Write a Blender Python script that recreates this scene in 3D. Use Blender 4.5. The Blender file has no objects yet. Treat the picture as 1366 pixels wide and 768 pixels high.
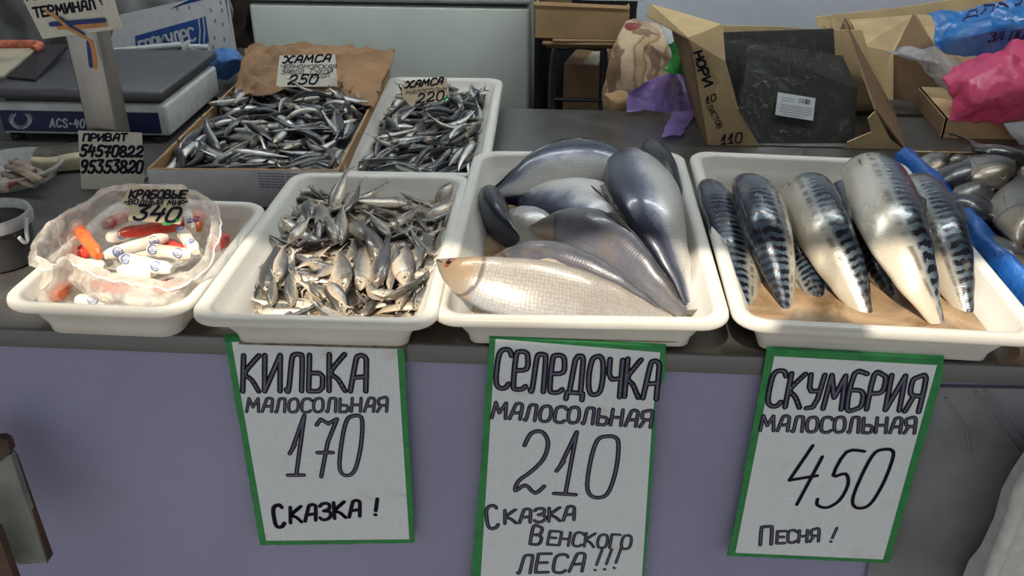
import bpy, math, random
from mathutils import Vector, Matrix, noise as mnoise
R = math.radians
random.seed(7)
scn = bpy.context.scene
col = scn.collection

# ------------------------------------------------------------------ camera, world, sun, exposure
ZC, ZR = 0.905, 0.99                     # counter top, tray rims
F, PITCH, ROLL, YAW, CH = 1204.6, R(28.64), R(0.167), R(-3.626), 1.62
_fwd = Vector((math.sin(YAW)*math.cos(PITCH), math.cos(YAW)*math.cos(PITCH), -math.sin(PITCH)))
_rt = Vector((math.cos(YAW), -math.sin(YAW), 0)); _up = _rt.cross(_fwd)
RT = math.cos(ROLL)*_rt + math.sin(ROLL)*_up
UP = -math.sin(ROLL)*_rt + math.cos(ROLL)*_up
CAMP = Vector((0, 0, CH))
cd = bpy.data.cameras.new('camera'); cam = bpy.data.objects.new('camera', cd); col.objects.link(cam)
cd.sensor_fit = 'HORIZONTAL'; cd.sensor_width = 36; cd.lens = F/1366*36; cd.clip_start = 0.02
cam.matrix_world = Matrix(((RT.x, UP.x, -_fwd.x, 0), (RT.y, UP.y, -_fwd.y, 0), (RT.z, UP.z, -_fwd.z, CH), (0, 0, 0, 1)))
scn.camera = cam
vs = scn.view_settings
vs.view_transform = 'Standard'; vs.look = 'None'; vs.gamma = 1; vs.use_curve_mapping = False
vs.exposure = 0.0
wd = bpy.data.worlds.new('market_daylight'); scn.world = wd; wd.use_nodes = True
bg = wd.node_tree.nodes['Background']
bg.inputs[0].default_value = (0.93, 0.97, 0.97, 1); bg.inputs[1].default_value = 0.68
sl = bpy.data.lights.new('sun', 'SUN'); sl.energy = 6.8; sl.angle = R(0.85); sl.color = (1.0, 0.865, 0.68)
sun = bpy.data.objects.new('sun', sl); col.objects.link(sun)
SUND = Vector((0.018, 0.072, -0.074)).normalized()
sun.rotation_euler = SUND.to_track_quat('-Z', 'Y').to_euler(); sun.location = (0, -2, 4)

def ray(px, py):
    return _fwd*F + RT*(px-683) - UP*(py-384)
def at(px, py, z):
    d = ray(px, py); return CAMP + d*((z-CH)/d.z)
def aty(px, py, Y):
    d = ray(px, py); return CAMP + d*(Y/d.y)
def atp(px, py, P, n):
    d = ray(px, py); return CAMP + d*((P-CAMP).dot(n)/d.dot(n))

# ------------------------------------------------------------------ materials
class NT:
    def __init__(s, name):
        s.m = bpy.data.materials.new(name); s.m.use_nodes = True
        s.t = s.m.node_tree; s.n = s.t.nodes; s.p = s.n['Principled BSDF']; s.out = s.n['Material Output']
    def link(s, a, b): s.t.links.new(a, b)
    def put(s, sock, v):
        if hasattr(v, 'is_linked') or hasattr(v, 'links'): s.link(v, sock)
        elif isinstance(v, (tuple, list)): sock.default_value = (*v, 1) if len(v) == 3 and sock.type == 'RGBA' else v
        else: sock.default_value = v
    def math(s, op, a, b=0.0, c=None, clamp=False):
        k = s.n.new('ShaderNodeMath'); k.operation = op; k.use_clamp = clamp
        s.put(k.inputs[0], a); s.put(k.inputs[1], b)
        if c is not None: s.put(k.inputs[2], c)
        return k.outputs[0]
    def mix(s, f, a, b, mode='MIX'):
        k = s.n.new('ShaderNodeMix'); k.data_type = 'RGBA'; k.blend_type = mode
        s.put(k.inputs[0], f); s.put(k.inputs[6], a); s.put(k.inputs[7], b); return k.outputs[2]
    def ramp(s, f, stops, interp='LINEAR'):
        k = s.n.new('ShaderNodeValToRGB'); s.put(k.inputs[0], f); e = k.color_ramp; e.interpolation = interp
        while len(e.elements) < len(stops): e.elements.new(0.5)
        for el, (p, c) in zip(e.elements, stops):
            el.position = p; el.color = (c, c, c, 1) if not isinstance(c, tuple) else (*c, 1)
        return k.outputs[0]
    def uv(s):
        k = s.n.new('ShaderNodeUVMap'); k.uv_map = 'UVMap'; q = s.n.new('ShaderNodeSeparateXYZ'); s.link(k.outputs[0], q.inputs[0])
        return k.outputs[0], q.outputs[0], q.outputs[1]
    def obj(s):
        return s.n.new('ShaderNodeTexCoord').outputs['Object']
    def vec(s, x, y, z=0.0):
        k = s.n.new('ShaderNodeCombineXYZ')
        for i, v in enumerate((x, y, z)): s.put(k.inputs[i], v)
        return k.outputs[0]
    def scale(s, v, sc):
        k = s.n.new('ShaderNodeMapping'); s.link(v, k.inputs[0]); k.inputs['Scale'].default_value = sc; return k.outputs[0]
    def noise(s, v, sc, det=3, rough=.55, dist=0.0):
        k = s.n.new('ShaderNodeTexNoise'); s.link(v, k.inputs['Vector']); k.inputs['Scale'].default_value = sc
        k.inputs['Detail'].default_value = det; k.inputs['Roughness'].default_value = rough; k.inputs['Distortion'].default_value = dist
        return k.outputs[0]
    def voronoi(s, v, sc, feat='F1', rnd=1.0):
        k = s.n.new('ShaderNodeTexVoronoi'); k.feature = feat; s.link(v, k.inputs['Vector']); k.inputs['Scale'].default_value = sc
        k.inputs['Randomness'].default_value = rnd; return k.outputs[0]
    def wave(s, v, sc, dist=0.0, det=2, dsc=1.0, dirn='X'):
        k = s.n.new('ShaderNodeTexWave'); k.bands_direction = dirn; s.link(v, k.inputs['Vector']); k.inputs['Scale'].default_value = sc
        k.inputs['Distortion'].default_value = dist; k.inputs['Detail'].default_value = det; k.inputs['Detail Scale'].default_value = dsc
        return k.outputs['Fac'] if 'Fac' in k.outputs else k.outputs[1]
    def rnd(s): return s.n.new('ShaderNodeObjectInfo').outputs['Random']
    def bump(s, h, st=.3, dist=.002):
        k = s.n.new('ShaderNodeBump'); s.put(k.inputs['Height'], h); k.inputs['Strength'].default_value = st; k.inputs['Distance'].default_value = dist
        s.link(k.outputs[0], s.p.inputs['Normal']); return k
    def set(s, **kw):
        for k, v in kw.items(): s.put(s.p.inputs[k.replace('_', ' ')], v)
        return s
    def translucent(s, f, colr, normal=None):
        tr = s.n.new('ShaderNodeBsdfTranslucent'); s.put(tr.inputs[0], colr)
        mx = s.n.new('ShaderNodeMixShader'); mx.inputs[0].default_value = f
        s.link(s.p.outputs[0], mx.inputs[1]); s.link(tr.outputs[0], mx.inputs[2]); s.link(mx.outputs[0], s.out.inputs[0]); return s

def plain(name, c, rough=.6, metal=0, var=.12, sc=30, bump=0.0, bsc=120, c2=None, spec=.5):
    t = NT(name); o = t.obj()
    nz = t.noise(o, sc, 4)
    dark = c2 or tuple(max(0, x*(1-var*2)) for x in c); lite = tuple(min(1, x*(1+var*.6)) for x in c)
    t.set(Base_Color=t.ramp(nz, [(.3, dark), (.62, lite)]), Roughness=rough, Metallic=metal)
    t.p.inputs['Specular IOR Level'].default_value = spec
    if bump: t.bump(t.noise(o, bsc, 4), bump, .002)
    return t.m

def plastic_film(name, c, alpha, rough=.25, ridge=.6, sc=14, trans=.35):
    """thin crinkled bag film: part clear, part tinted, glossy"""
    t = NT(name); o = t.obj()
    n1 = t.noise(o, sc, 5, .6, 1.2)
    t.set(Base_Color=c, Roughness=rough); t.p.inputs['Specular IOR Level'].default_value = .7
    t.bump(n1, ridge, .01)
    tr = t.n.new('ShaderNodeBsdfTranslucent'); t.put(tr.inputs[0], c)
    m1 = t.n.new('ShaderNodeMixShader'); m1.inputs[0].default_value = trans
    t.link(t.p.outputs[0], m1.inputs[1]); t.link(tr.outputs[0], m1.inputs[2])
    tp = t.n.new('ShaderNodeBsdfTransparent')
    m2 = t.n.new('ShaderNodeMixShader')
    a = t.ramp(n1, [(.3, max(0, alpha-.14)), (.5, alpha), (.72, min(1, alpha+.3))])
    t.link(a, m2.inputs[0]); t.link(tp.outputs[0], m2.inputs[1]); t.link(m1.outputs[0], m2.inputs[2]); t.link(m2.outputs[0], t.out.inputs[0])
    return t.m

def clear_film(name, ridge=1.0, sc=26):
    """clear glossy wrapping: see-through with sharp crinkled highlights"""
    t = NT(name); o = t.obj(); n = t.noise(o, sc, 5, .6, 1.5); b = t.bump(n, ridge, .012)
    g = t.n.new('ShaderNodeBsdfGlossy'); g.inputs['Roughness'].default_value = .12; t.link(b.outputs[0], g.inputs['Normal'])
    lw = t.n.new('ShaderNodeFresnel'); lw.inputs['IOR'].default_value = 1.18; t.link(b.outputs[0], lw.inputs['Normal'])
    tp = t.n.new('ShaderNodeBsdfTransparent'); m = t.n.new('ShaderNodeMixShader')
    t.link(lw.outputs[0], m.inputs[0]); t.link(tp.outputs[0], m.inputs[1]); t.link(g.outputs[0], m.inputs[2]); t.link(m.outputs[0], t.out.inputs[0])
    return t.m

def cardboard(name, c, corr=0):
    t = NT(name); o = t.obj()
    a = t.noise(o, 9, 4); b = t.noise(t.scale(o, (30, 30, 220)), 3, 3)
    base = t.ramp(a, [(.3, tuple(x*.78 for x in c)), (.65, tuple(min(1, x*1.1) for x in c))])
    base = t.mix(.25, base, t.ramp(b, [(.35, tuple(x*.7 for x in c)), (.65, c)]))
    t.set(Base_Color=base, Roughness=.85); t.p.inputs['Specular IOR Level'].default_value = .2
    t.bump(b, .15, .001); return t.m

def tray_mat():
    t = NT('white_tray_plastic'); o = t.obj()
    n1 = t.noise(o, 7, 5, .6); n2 = t.noise(o, 60, 3)
    base = t.ramp(n1, [(.3, (.74, .725, .68)), (.6, (.84, .83, .79))])
    base = t.mix(t.ramp(n2, [(.62, 0.0), (.78, .22)]), base, (.62, .56, .46))
    t.set(Base_Color=base, Roughness=.38); t.bump(n2, .05, .001)
    return t.translucent(.22, (.85, .80, .70)).m

def steel(name, c, rough=.35, str_=(3, 160, 3)):
    t = NT(name); o = t.obj()
    s = t.noise(t.scale(o, str_), 3, 4); sm = t.noise(o, 6, 5, .65)
    t.set(Base_Color=t.mix(.5, t.ramp(sm, [(.3, tuple(x*.55 for x in c)), (.7, c)]), t.ramp(s, [(.3, tuple(x*.8 for x in c)), (.7, c)])),
          Metallic=.85, Roughness=t.ramp(sm, [(.3, rough*.8), (.7, min(1, rough*1.5))]))
    t.bump(s, .06, .0006); return t.m

def card_mat(name, c, stain=.35):
    t = NT(name); o = t.obj()
    st = t.noise(o, 22, 3, .5, .4)
    base = t.mix(t.ramp(st, [(.60, 0.0), (.72, stain)]), c, (c[0]*.72, c[1]*.64, c[2]*.48))
    base = t.mix(.12, base, t.ramp(t.noise(o, 160, 3), [(.3, (.3, .3, .3)), (.7, (.9, .9, .9))]))
    t.set(Base_Color=base, Roughness=.75); t.p.inputs['Specular IOR Level'].default_value = .25
    return t.m

def fish_mat(name, stops, scales=(60, 46), sc_str=.35, head=None, head_u=.2, metal=.35, rough=.32, stripes=None, rv=.25, gill=True, edge=.18, dotted=None):
    """d runs 0 (belly) .. 1 (back); u runs 0 (snout) .. 1 (tail root)"""
    t = NT(name); uvv, u, v = t.uv()
    d = t.math('ABSOLUTE', t.math('SUBTRACT', v, .5)); d = t.math('MULTIPLY', d, 2.0)
    rn = t.rnd()
    off = t.math('MULTIPLY', rn, 9.0)
    uvo = t.vec(t.math('MULTIPLY', u, 1.0), d, off)
    nz = t.noise(t.scale(uvo, (9, 5, 1)), 1.0, 4, .6)
    dj = t.math('ADD', d, t.math('MULTIPLY', t.math('SUBTRACT', nz, .5), edge))
    base = t.ramp(dj, stops)
    cell = t.voronoi(t.vec(t.math('MULTIPLY', u, scales[0]), t.math('MULTIPLY', d, scales[1]), 0.0), 1.0, 'F1', .35)
    base = t.mix(t.math('MULTIPLY', t.ramp(cell, [(.25, 0.0), (.62, 1.0)]), sc_str), base, t.mix(.72, base, (.02, .02, .03)))
    if stripes:
        wob = t.noise(t.vec(t.math('MULTIPLY', u, 17), t.math('MULTIPLY', d, 5), off), 1.0, 3, .6)
        ph = t.math('ADD', t.math('MULTIPLY', u, stripes[0]), t.math('ADD', t.math('MULTIPLY', wob, 9.5), t.math('MULTIPLY', d, 6.0)))
        st = t.math('SINE', ph)
        mask = t.ramp(dj, [(stripes[1]-.03, 0.0), (stripes[1]+.03, 1.0)])
        f = t.math('MULTIPLY', t.ramp(t.math('ADD', t.math('MULTIPLY', st, .5), .5), [(.42, 0.0), (.60, 1.0)]), mask)
        base = t.mix(f, base, (.008, .010, .020))
        # broken dark line of smudges along the flank
        ln = t.ramp(t.math('ABSOLUTE', t.math('SUBTRACT', d, stripes[1]-.085)), [(.012, 1.0), (.05, 0.0)])
        ln = t.math('MULTIPLY', ln, t.ramp(t.noise(t.vec(t.math('MULTIPLY', u, 30), off, 0.0), 1.0, 2), [(.42, 0.0), (.55, .75)]))
        base = t.mix(ln, base, (.09, .07, .05))
    if head:
        hm = t.ramp(t.math('ADD', u, t.math('MULTIPLY', t.math('SUBTRACT', nz, .5), .08)), [(head_u-.02, 1.0), (head_u+.015, 0.0)])
        base = t.mix(t.math('MULTIPLY', hm, .85), base, t.mix(t.ramp(dj, [(.25, 0.0), (.85, 1.0)]), head[0], head[1]))
    bloom = t.noise(t.vec(t.math('MULTIPLY', u, 6), t.math('MULTIPLY', d, 3), t.math('ADD', off, 3.0)), 1.0, 5, .65)
    if dotted: base = t.mix(t.ramp(bloom, [(.55, 0.0), (.72, dotted[1])]), base, dotted[0])
    h = t.math('MULTIPLY', cell, -1.0)
    if gill:
        gd = t.math('SUBTRACT', t.math('MULTIPLY', d, 2.0), 1.0); gd = t.math('MULTIPLY', gd, gd)
        gu = t.math('ABSOLUTE', t.math('SUBTRACT', u, t.math('SUBTRACT', head_u+.012, t.math('MULTIPLY', gd, .055))))
        gf = t.ramp(gu, [(.003, 1.0), (.011, 0.0)])
        base = t.mix(t.math('MULTIPLY', gf, .7), base, (.05, .035, .03))
        h = t.math('SUBTRACT', h, t.math('MULTIPLY', gf, 2.0))
    val = t.math('ADD', t.math('MULTIPLY', rn, rv), 1-rv*.5)
    base = t.mix(1.0, base, t.vec(val, val, val), 'MULTIPLY')
    t.set(Base_Color=base, Metallic=metal, Roughness=t.math('ADD', rough-.06, t.math('MULTIPLY', bloom, .16)))
    t.p.inputs['Coat Weight'].default_value = .35; t.p.inputs['Coat Roughness'].default_value = .12
    t.bump(h, .22, .0012)
    return t.m

def fin_mat(name, c, c2):
    t = NT(name); uvv, u, v = t.uv()
    w = t.math('SINE', t.math('MULTIPLY', v, 90.0))
    t.set(Base_Color=t.mix(t.math('ADD', t.math('MULTIPLY', w, .5), .5), c, c2), Roughness=.4)
    return t.translucent(.3, c2).m

M = {}
M['tray'] = tray_mat()
M['steel_top'] = steel('brushed_steel_top', (.21, .205, .20), .36)
M['steel_edge'] = steel('dull_steel_edge', (.20, .20, .205), .45, (2, 40, 90))
M['steel_post'] = steel('brushed_steel_post', (.42, .41, .39), .32, (60, 60, 3))
M['ink'] = plain('marker_ink', (.007, .007, .018), .6, var=.05, spec=.15)
M['ink_pale'] = plain('marker_ink_worn', (.13, .13, .19), .6, var=.15, sc=200, spec=.2)
M['paper'] = card_mat('white_sign_paper', (.74, .78, .83))
M['tag_paper'] = card_mat('tag_paper', (.64, .62, .53), .5)
M['tag_kraft'] = card_mat('yellowed_tag_paper', (.52, .42, .27), .6)
M['green'] = plain('green_sign_card', (.024, .25, .07), .5, var=.12, sc=40)
M['board_edge'] = plain('torn_brown_card', (.20, .14, .09), .9)
M['kraft'] = cardboard('brown_cardboard', (.36, .235, .125))
M['kraft_light'] = cardboard('pale_brown_cardboard', (.52, .385, .215))
M['kraft_dark'] = cardboard('dark_shaded_cardboard', (.20, .13, .075))  # darker copy; also puts shade into the colour of carton sides and flaps
M['carton_white'] = plain('white_printed_card', (.56, .57, .60), .7, var=.05)
M['liner'] = plain('brown_paper_liner', (.26, .15, .075), .8, var=.2, sc=10, bump=.4, bsc=25)
M['black'] = plain('black_plastic', (.012, .012, .014), .45)
M['eye_iris'] = plain('fish_eye_iris', (.50, .46, .36), .18, .3, var=.25, sc=150)
M['eye_red'] = plain('bloodshot_eye_iris', (.22, .075, .04), .2, 0, var=.4, sc=110)
M['eye_pupil'] = plain('fish_eye_pupil', (.008, .008, .01), .08, var=0)

# ------------------------------------------------------------------ mesh builder
class MB:
    def __init__(s): s.v, s.f, s.uv, s.mi, s.cur = [], [], [], [], 0
    def add(s, vs, fs, uvs=None):
        b = len(s.v); s.v += [Vector(p) for p in vs]; s.uv += list(uvs) if uvs else [(0.0, 0.0)]*len(vs)
        for f in fs: s.f.append(tuple(b+i for i in f)); s.mi.append(s.cur)
        return s
    def grid(s, rows, closed=False, uvs=None, capa=False, capb=False):
        n = len(rows[0]); vs = [p for r in rows for p in r]; fs = []
        for i in range(len(rows)-1):
            for j in range(n if closed else n-1):
                a = i*n+j; b = i*n+(j+1) % n; fs.append((a, b, b+n, a+n))
        if capa: fs.append(tuple(reversed(range(n))))
        if capb: fs.append(tuple(range((len(rows)-1)*n, len(rows)*n)))
        return s.add(vs, fs, uvs)
    def box(s, c, size, mat=None, bev=0):
        """box with chamfered vertical and horizontal edges when bev > 0"""
        c = Vector(c); hx, hy, hz = (k/2 for k in size); mat = mat or Matrix.Identity(3)
        if not bev:
            vs = [c + mat @ Vector((x*hx, y*hy, z*hz)) for z in (-1, 1) for y in (-1, 1) for x in (-1, 1)]
            return s.add(vs, [(0, 2, 3, 1), (4, 5, 7, 6), (0, 1, 5, 4), (2, 6, 7, 3), (0, 4, 6, 2), (1, 3, 7, 5)])
        def ring(e, z):
            o = []
            for sx, sy in ((1, 1), (-1, 1), (-1, -1), (1, -1)):
                a0 = {(1, 1): 0, (-1, 1): 90, (-1, -1): 180, (1, -1): 270}[(sx, sy)]
                for k in range(4):
                    a = R(a0+k*30); r = max(bev-e, .0001)
                    o.append(c + mat @ Vector((sx*(hx-bev)+r*math.cos(a), sy*(hy-bev)+r*math.sin(a), z)))
            return o
        rows = []
        for k in range(4):
            a = R(90*k/3); rows.append(ring(bev*(1-math.sin(a)), -hz+bev*(1-math.cos(a))))
        for k in range(4):
            a = R(90*(3-k)/3); rows.append(ring(bev*(1-math.sin(a)), hz-bev*(1-math.cos(a))))
        return s.grid(rows, True, None, True, True)
    def tube(s, path, r, n=10, cap=True, rr=None):
        path = [Vector(p) for p in path]; rows = []; prev = None
        for i, p in enumerate(path):
            t = (path[min(i+1, len(path)-1)] - path[max(i-1, 0)]).normalized()
            if prev is None: a = t.orthogonal().normalized()
            else: a = (prev - t*prev.dot(t)).normalized()
            prev = a; b = t.cross(a); q = rr[i] if rr else r
            rows.append([p + (a*math.cos(2*math.pi*k/n) + b*math.sin(2*math.pi*k/n))*q for k in range(n)])
        return s.grid(rows, True, None, cap, cap)
    def lathe(s, c, prof, n=32, axis=None):
        c = Vector(c); rows = [[c + Vector((r*math.cos(2*math.pi*k/n), r*math.sin(2*math.pi*k/n), z)) for k in range(n)] for r, z in prof]
        return s.grid(rows, True)
    def prism(s, poly, off):
        """poly: 3D outline; off: extrusion vector"""
        poly = [Vector(p) for p in poly]; off = Vector(off); n = len(poly)
        vs = poly + [p+off for p in poly]
        fs = [tuple(range(n)), tuple(reversed(range(n, 2*n)))] + [((i+1) % n, i, n+i, n+(i+1) % n) for i in range(n)]
        return s.add(vs, fs)
    def strokes(s, lines, w, nrm):
        """ribbons along 3D polylines lying in a plane with normal nrm"""
        nrm = Vector(nrm).normalized(); k_ = len(s.f)
        def up(): return nrm*(((len(s.f)-k_)*5 % 13)*.000018)          # keeps overlapping pen strokes from sharing one plane
        for L in lines:
            for a, b in zip(L, L[1:]):
                d = (b-a)
                if d.length < 1e-6: continue
                e = nrm.cross(d.normalized())*(w/2)
                q = up(); s.add([a-e+q, b-e+q, b+e+q, a+e+q], [(0, 1, 2, 3)])
            for p in L:
                x = nrm.orthogonal().normalized(); y = nrm.cross(x)
                q = up(); s.add([p+q + (x*math.cos(k*math.pi/4)+y*math.sin(k*math.pi/4))*(w/2) for k in range(8)], [tuple(range(8))])
        return s
    def build(s, name, mats, parent=None, origin=None, smooth=35, recalc=True, mods=()):
        if not isinstance(mats, (list, tuple)): mats = [mats]
        if parent is not None: o0 = Vector(parent['_o'])
        elif origin is not None: o0 = Vector(origin)
        else:
            xs = [p.x for p in s.v]; ys = [p.y for p in s.v]; zs = [p.z for p in s.v]
            o0 = Vector(((min(xs)+max(xs))/2, (min(ys)+max(ys))/2, min(zs)))
        me = bpy.data.meshes.new(name); me.from_pydata([p-o0 for p in s.v], [], s.f)
        ul = me.uv_layers.new(name='UVMap')
        for l in me.loops: ul.data[l.index].uv = s.uv[l.vertex_index]
        for m in mats: me.materials.append(m)
        for p, m in zip(me.polygons, s.mi): p.material_index = min(m, len(mats)-1)
        if recalc:
            import bmesh
            bm = bmesh.new(); bm.from_mesh(me); bmesh.ops.recalc_face_normals(bm, faces=bm.faces); bm.to_mesh(me); bm.free()
        me.polygons.foreach_set('use_smooth', [bool(smooth)]*len(me.polygons))
        if smooth: me.set_sharp_from_angle(angle=R(smooth))
        o = bpy.data.objects.new(name, me); col.objects.link(o)
        if parent is not None: o.parent = parent
        else: o.location = o0
        o['_o'] = tuple(o0)
        for kind, kw in mods:
            md = o.modifiers.new(kind.lower(), kind)
            for k, v in kw.items(): setattr(md, k, v)
        return o

def thing(name, label, cat, loc, group=None):
    o = bpy.data.objects.new(name, None); col.objects.link(o); o.location = loc; o.empty_display_size = .03
    o['_o'] = tuple(loc); o['label'] = label; o['category'] = cat
    if group: o['group'] = group
    return o
def tag(o, label, cat, group=None, kind=None):
    o['label'] = label; o['category'] = cat
    if group: o['group'] = group
    if kind: o['kind'] = kind
    return o
def struct(o): o['kind'] = 'structure'; return o

def catmull(P, n=6, closed=False):
    P = [Vector(p) for p in P]; o = []; m = len(P)
    for i in range(m if closed else m-1):
        if closed: a, b, c, d = P[i-1], P[i], P[(i+1) % m], P[(i+2) % m]
        else: a, b, c, d = P[max(i-1, 0)], P[i], P[i+1], P[min(i+2, m-1)]
        for k in range(n):
            t = k/n
            o.append(.5*((2*b)+(c-a)*t+(2*a-5*b+4*c-d)*t*t+(3*b-a-3*c+d)*t**3))
    if not closed: o.append(P[-1].copy())
    return o

# ------------------------------------------------------------------ handwriting: stroke letters, unit height
GL = {
'А': (.55, '0,0 .16,.86 .24,.98 .36,1 .46,.94 .5,.8 .5,0|.07,.38 .52,.42'),
'Б': (.55, '.5,1 .05,1 0,0 .35,0 .5,.1 .5,.4 .35,.52 .04,.52'),
'В': (.55, '0,0 0,1 .32,1 .44,.9 .42,.65 .3,.55 0,.53|.3,.55 .48,.42 .48,.12 .34,0 0,0'),
'Г': (.45, '0,0 0,1 .45,1'),
'Д': (.62, '0,-.16 .02,.02 .6,.02 .6,-.16|.1,.02 .2,.88 .3,1 .44,1 .5,.9 .52,.02'),
'Е': (.5, '.5,1 .04,1 0,.9 0,.08 .06,0 .5,0|.02,.52 .4,.52'),
'е': (.5, '.04,.5 .46,.56 .46,.88 .36,1 .12,1 .02,.88 .02,.12 .12,0 .36,.02 .48,.1'),
'З': (.5, '0,.86 .12,1 .36,1 .46,.86 .42,.64 .18,.54|.18,.54 .46,.46 .5,.2 .36,.02 .12,0 0,.14'),
'И': (.56, '0,1 .02,0 .5,1 .52,0'),
'Й': (.56, '0,1 .02,0 .5,1 .52,0|.1,1.22 .25,1.1 .42,1.24'),
'К': (.55, '0,1 .02,0|.5,1 .3,.8 .06,.5 .3,.32 .54,0'),
'Л': (.55, '0,.04 .08,.04 .14,.84 .22,1 .4,1 .48,.9 .5,0'),
'М': (.7, '0,0 .08,1 .32,.34 .58,1 .66,0'),
'Н': (.55, '0,0 .02,1|.5,0 .5,1|.02,.5 .5,.5'),
'О': (.55, '.25,1 .08,.92 0,.6 .02,.22 .12,.02 .3,0 .46,.1 .52,.42 .48,.84 .36,1 .25,1'),
'П': (.55, '0,0 .02,.9 .1,1 .42,1 .5,.9 .5,0'),
'Р': (.5, '0,0 .02,1 .34,1 .46,.9 .46,.6 .34,.48 .03,.46'),
'С': (.5, '.5,.86 .4,1 .16,1 .03,.86 0,.5 .03,.14 .16,0 .38,0 .5,.12'),
'Т': (.55, '0,1 .54,1|.27,1 .27,0'),
'У': (.52, '0,1 .04,.62 .14,.5 .4,.52|.5,1 .42,.3 .3,.03 .08,0'),
'Х': (.55, '0,1 .52,0|.5,1 0,0'),
'х': (.8, '0,.9 .14,1 .28,.78 .5,.2 .64,0 .78,.1|.8,.94 .66,1 .5,.78 .26,.16 .12,0 0,.08'),
'Ч': (.5, '0,1 .02,.6 .14,.46 .48,.5|.48,1 .5,0'),
'Ы': (.72, '0,1 .02,0 .3,0 .42,.1 .42,.4 .3,.5 .02,.5|.68,1 .68,0'),
'Ь': (.5, '0,1 .02,0 .34,0 .46,.1 .46,.4 .34,.5 .02,.5'),
'Я': (.52, '.0,0 .2,.46|.5,0 .5,1 .2,1 .05,.9 .05,.58 .18,.47 .5,.46'),
'!': (.2, '.14,1 .04,.26|0,.02 .03,0'), '.': (.15, '.02,.03 .06,0'), '-': (.4, '.02,.45 .34,.45'), ' ': (.35, ''),
'«': (.3, '.04,.5 .0,.3|.2,.5 .16,.3'), '»': (.3, '.04,.9 .0,.7|.2,.9 .16,.7'), ',': (.2, '.1,.1 .02,-.16'),
'0': (.56, '.26,1 .1,.94 .02,.66 0,.2 .1,.02 .3,0 .44,.12 .52,.5 .5,.9 .4,1 .26,1'),
'1': (.45, '0,.36 .12,.52|.06,.44 .3,1 .22,0|0,0 .42,0'),
'2': (.6, '.1,.76 .2,.96 .4,1 .54,.84 .5,.58 .3,.36 .06,.18 .02,.02 .2,.12 .4,0 .56,.12'),
'3': (.55, '.06,1 .52,1 .22,.6 .46,.5 .48,.2 .3,0 .06,.04 0,.16'),
'4': (.55, '.22,1 .0,.4 .54,.5|.5,.82 .34,0'),
'5': (.56, '.56,1 .2,.98 .12,.56 .36,.6 .5,.42 .46,.14 .26,0 .04,.04 0,.14'),
'7': (.55, '0,.9 .1,1 .3,.92 .52,1 .34,.6 .26,0|.1,.42 .5,.42'),
'8': (.5, '.25,.52 .06,.66 .06,.9 .25,1 .44,.9 .44,.68 .25,.52 .02,.34 .02,.1 .25,0 .48,.1 .48,.36 .25,.52'),
'9': (.5, '.46,.7 .34,.5 .12,.5 .02,.68 .06,.92 .26,1 .44,.92 .46,.6 .34,.1 .12,0'),
'A': (.62, '0,0 .3,1 .6,0|.1,.34 .5,.34'), 'C': (.58, '.56,.8 .42,.98 .2,.98 .03,.78 0,.5 .03,.2 .2,.02 .42,.02 .56,.2'),
'S': (.55, '.5,.82 .36,1 .14,1 .02,.84 .06,.64 .42,.42 .52,.22 .42,.03 .16,0 .02,.16'),
}
def glyph(ch):
    w, sx = GL[ch]; lines = []
    for part in sx.split('|'):
        pts = [tuple(map(float, q.split(','))) for q in part.split()] if part else []
        if not pts: continue
        if len(pts) > 4 and ch not in 'ИЙМЫДЬ147':
            pts = [(p.x, p.y) for p in catmull([(x, y, 0) for x, y in pts], 3)]
        lines.append(pts)
    return w, lines
def text_px(txt, x0, y0, x1, y1, h, lean=0.0, gap=.16, jit=.02, plane=None):
    """write txt along a baseline (photo pixels) on a plane; returns 3D polylines on that plane"""
    rng = random.Random(hash(txt) % 1000 if False else sum(map(ord, txt)))
    adv = []; X = 0
    for ch in txt:
        w, L = glyph(ch); adv.append((X, L)); X += w+gap
    X -= gap; bx, by = (x1-x0)/X, (y1-y0)/X
    ln = math.hypot(x1-x0, y1-y0); ux, uy = -(y1-y0)/ln, (x1-x0)/ln      # 'down' in picture
    out = []
    for gx, L in adv:
        j0, j1 = rng.uniform(-jit, jit), rng.uniform(-jit, jit)
        for pts in L:
            ql = []
            for x, y in pts:
                gxx = gx+x+lean*y/ max(math.hypot(bx, by), 1e-6)*h + j1*y
                yy = y*(1+j0)+j0
                ql.append(atp(x0+bx*gxx-ux*h*yy, y0+by*gxx-uy*h*yy, *plane))
            out.append(ql)
    return out

def write(parent, lines, plane, name='lettering', worn=False):
    """lines: (text, x0,y0,x1,y1, height, lean, stroke width in metres, two-tone?)"""
    P, n = plane; n = Vector(n).normalized()
    if n.dot(CAMP-P) < 0: n = -n
    mb = MB(); mb2 = MB()
    for L in lines:
        txt, x0, y0, x1, y1, h, lean, w, two = L
        st = text_px(txt, x0, y0, x1, y1, h, lean, plane=(P, n))
        mb.strokes([[p+n*.0005 for p in q] for q in st], w, n)
        if two: mb2.strokes([[p+n*.0008 for p in q] for q in st], w*.42, n)
    o = mb.build(name, M['ink'], parent, smooth=0, recalc=False)
    if mb2.v: mb2.build('lettering_fill', M['ink_pale'], o, smooth=0, recalc=False)
    return o

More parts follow.
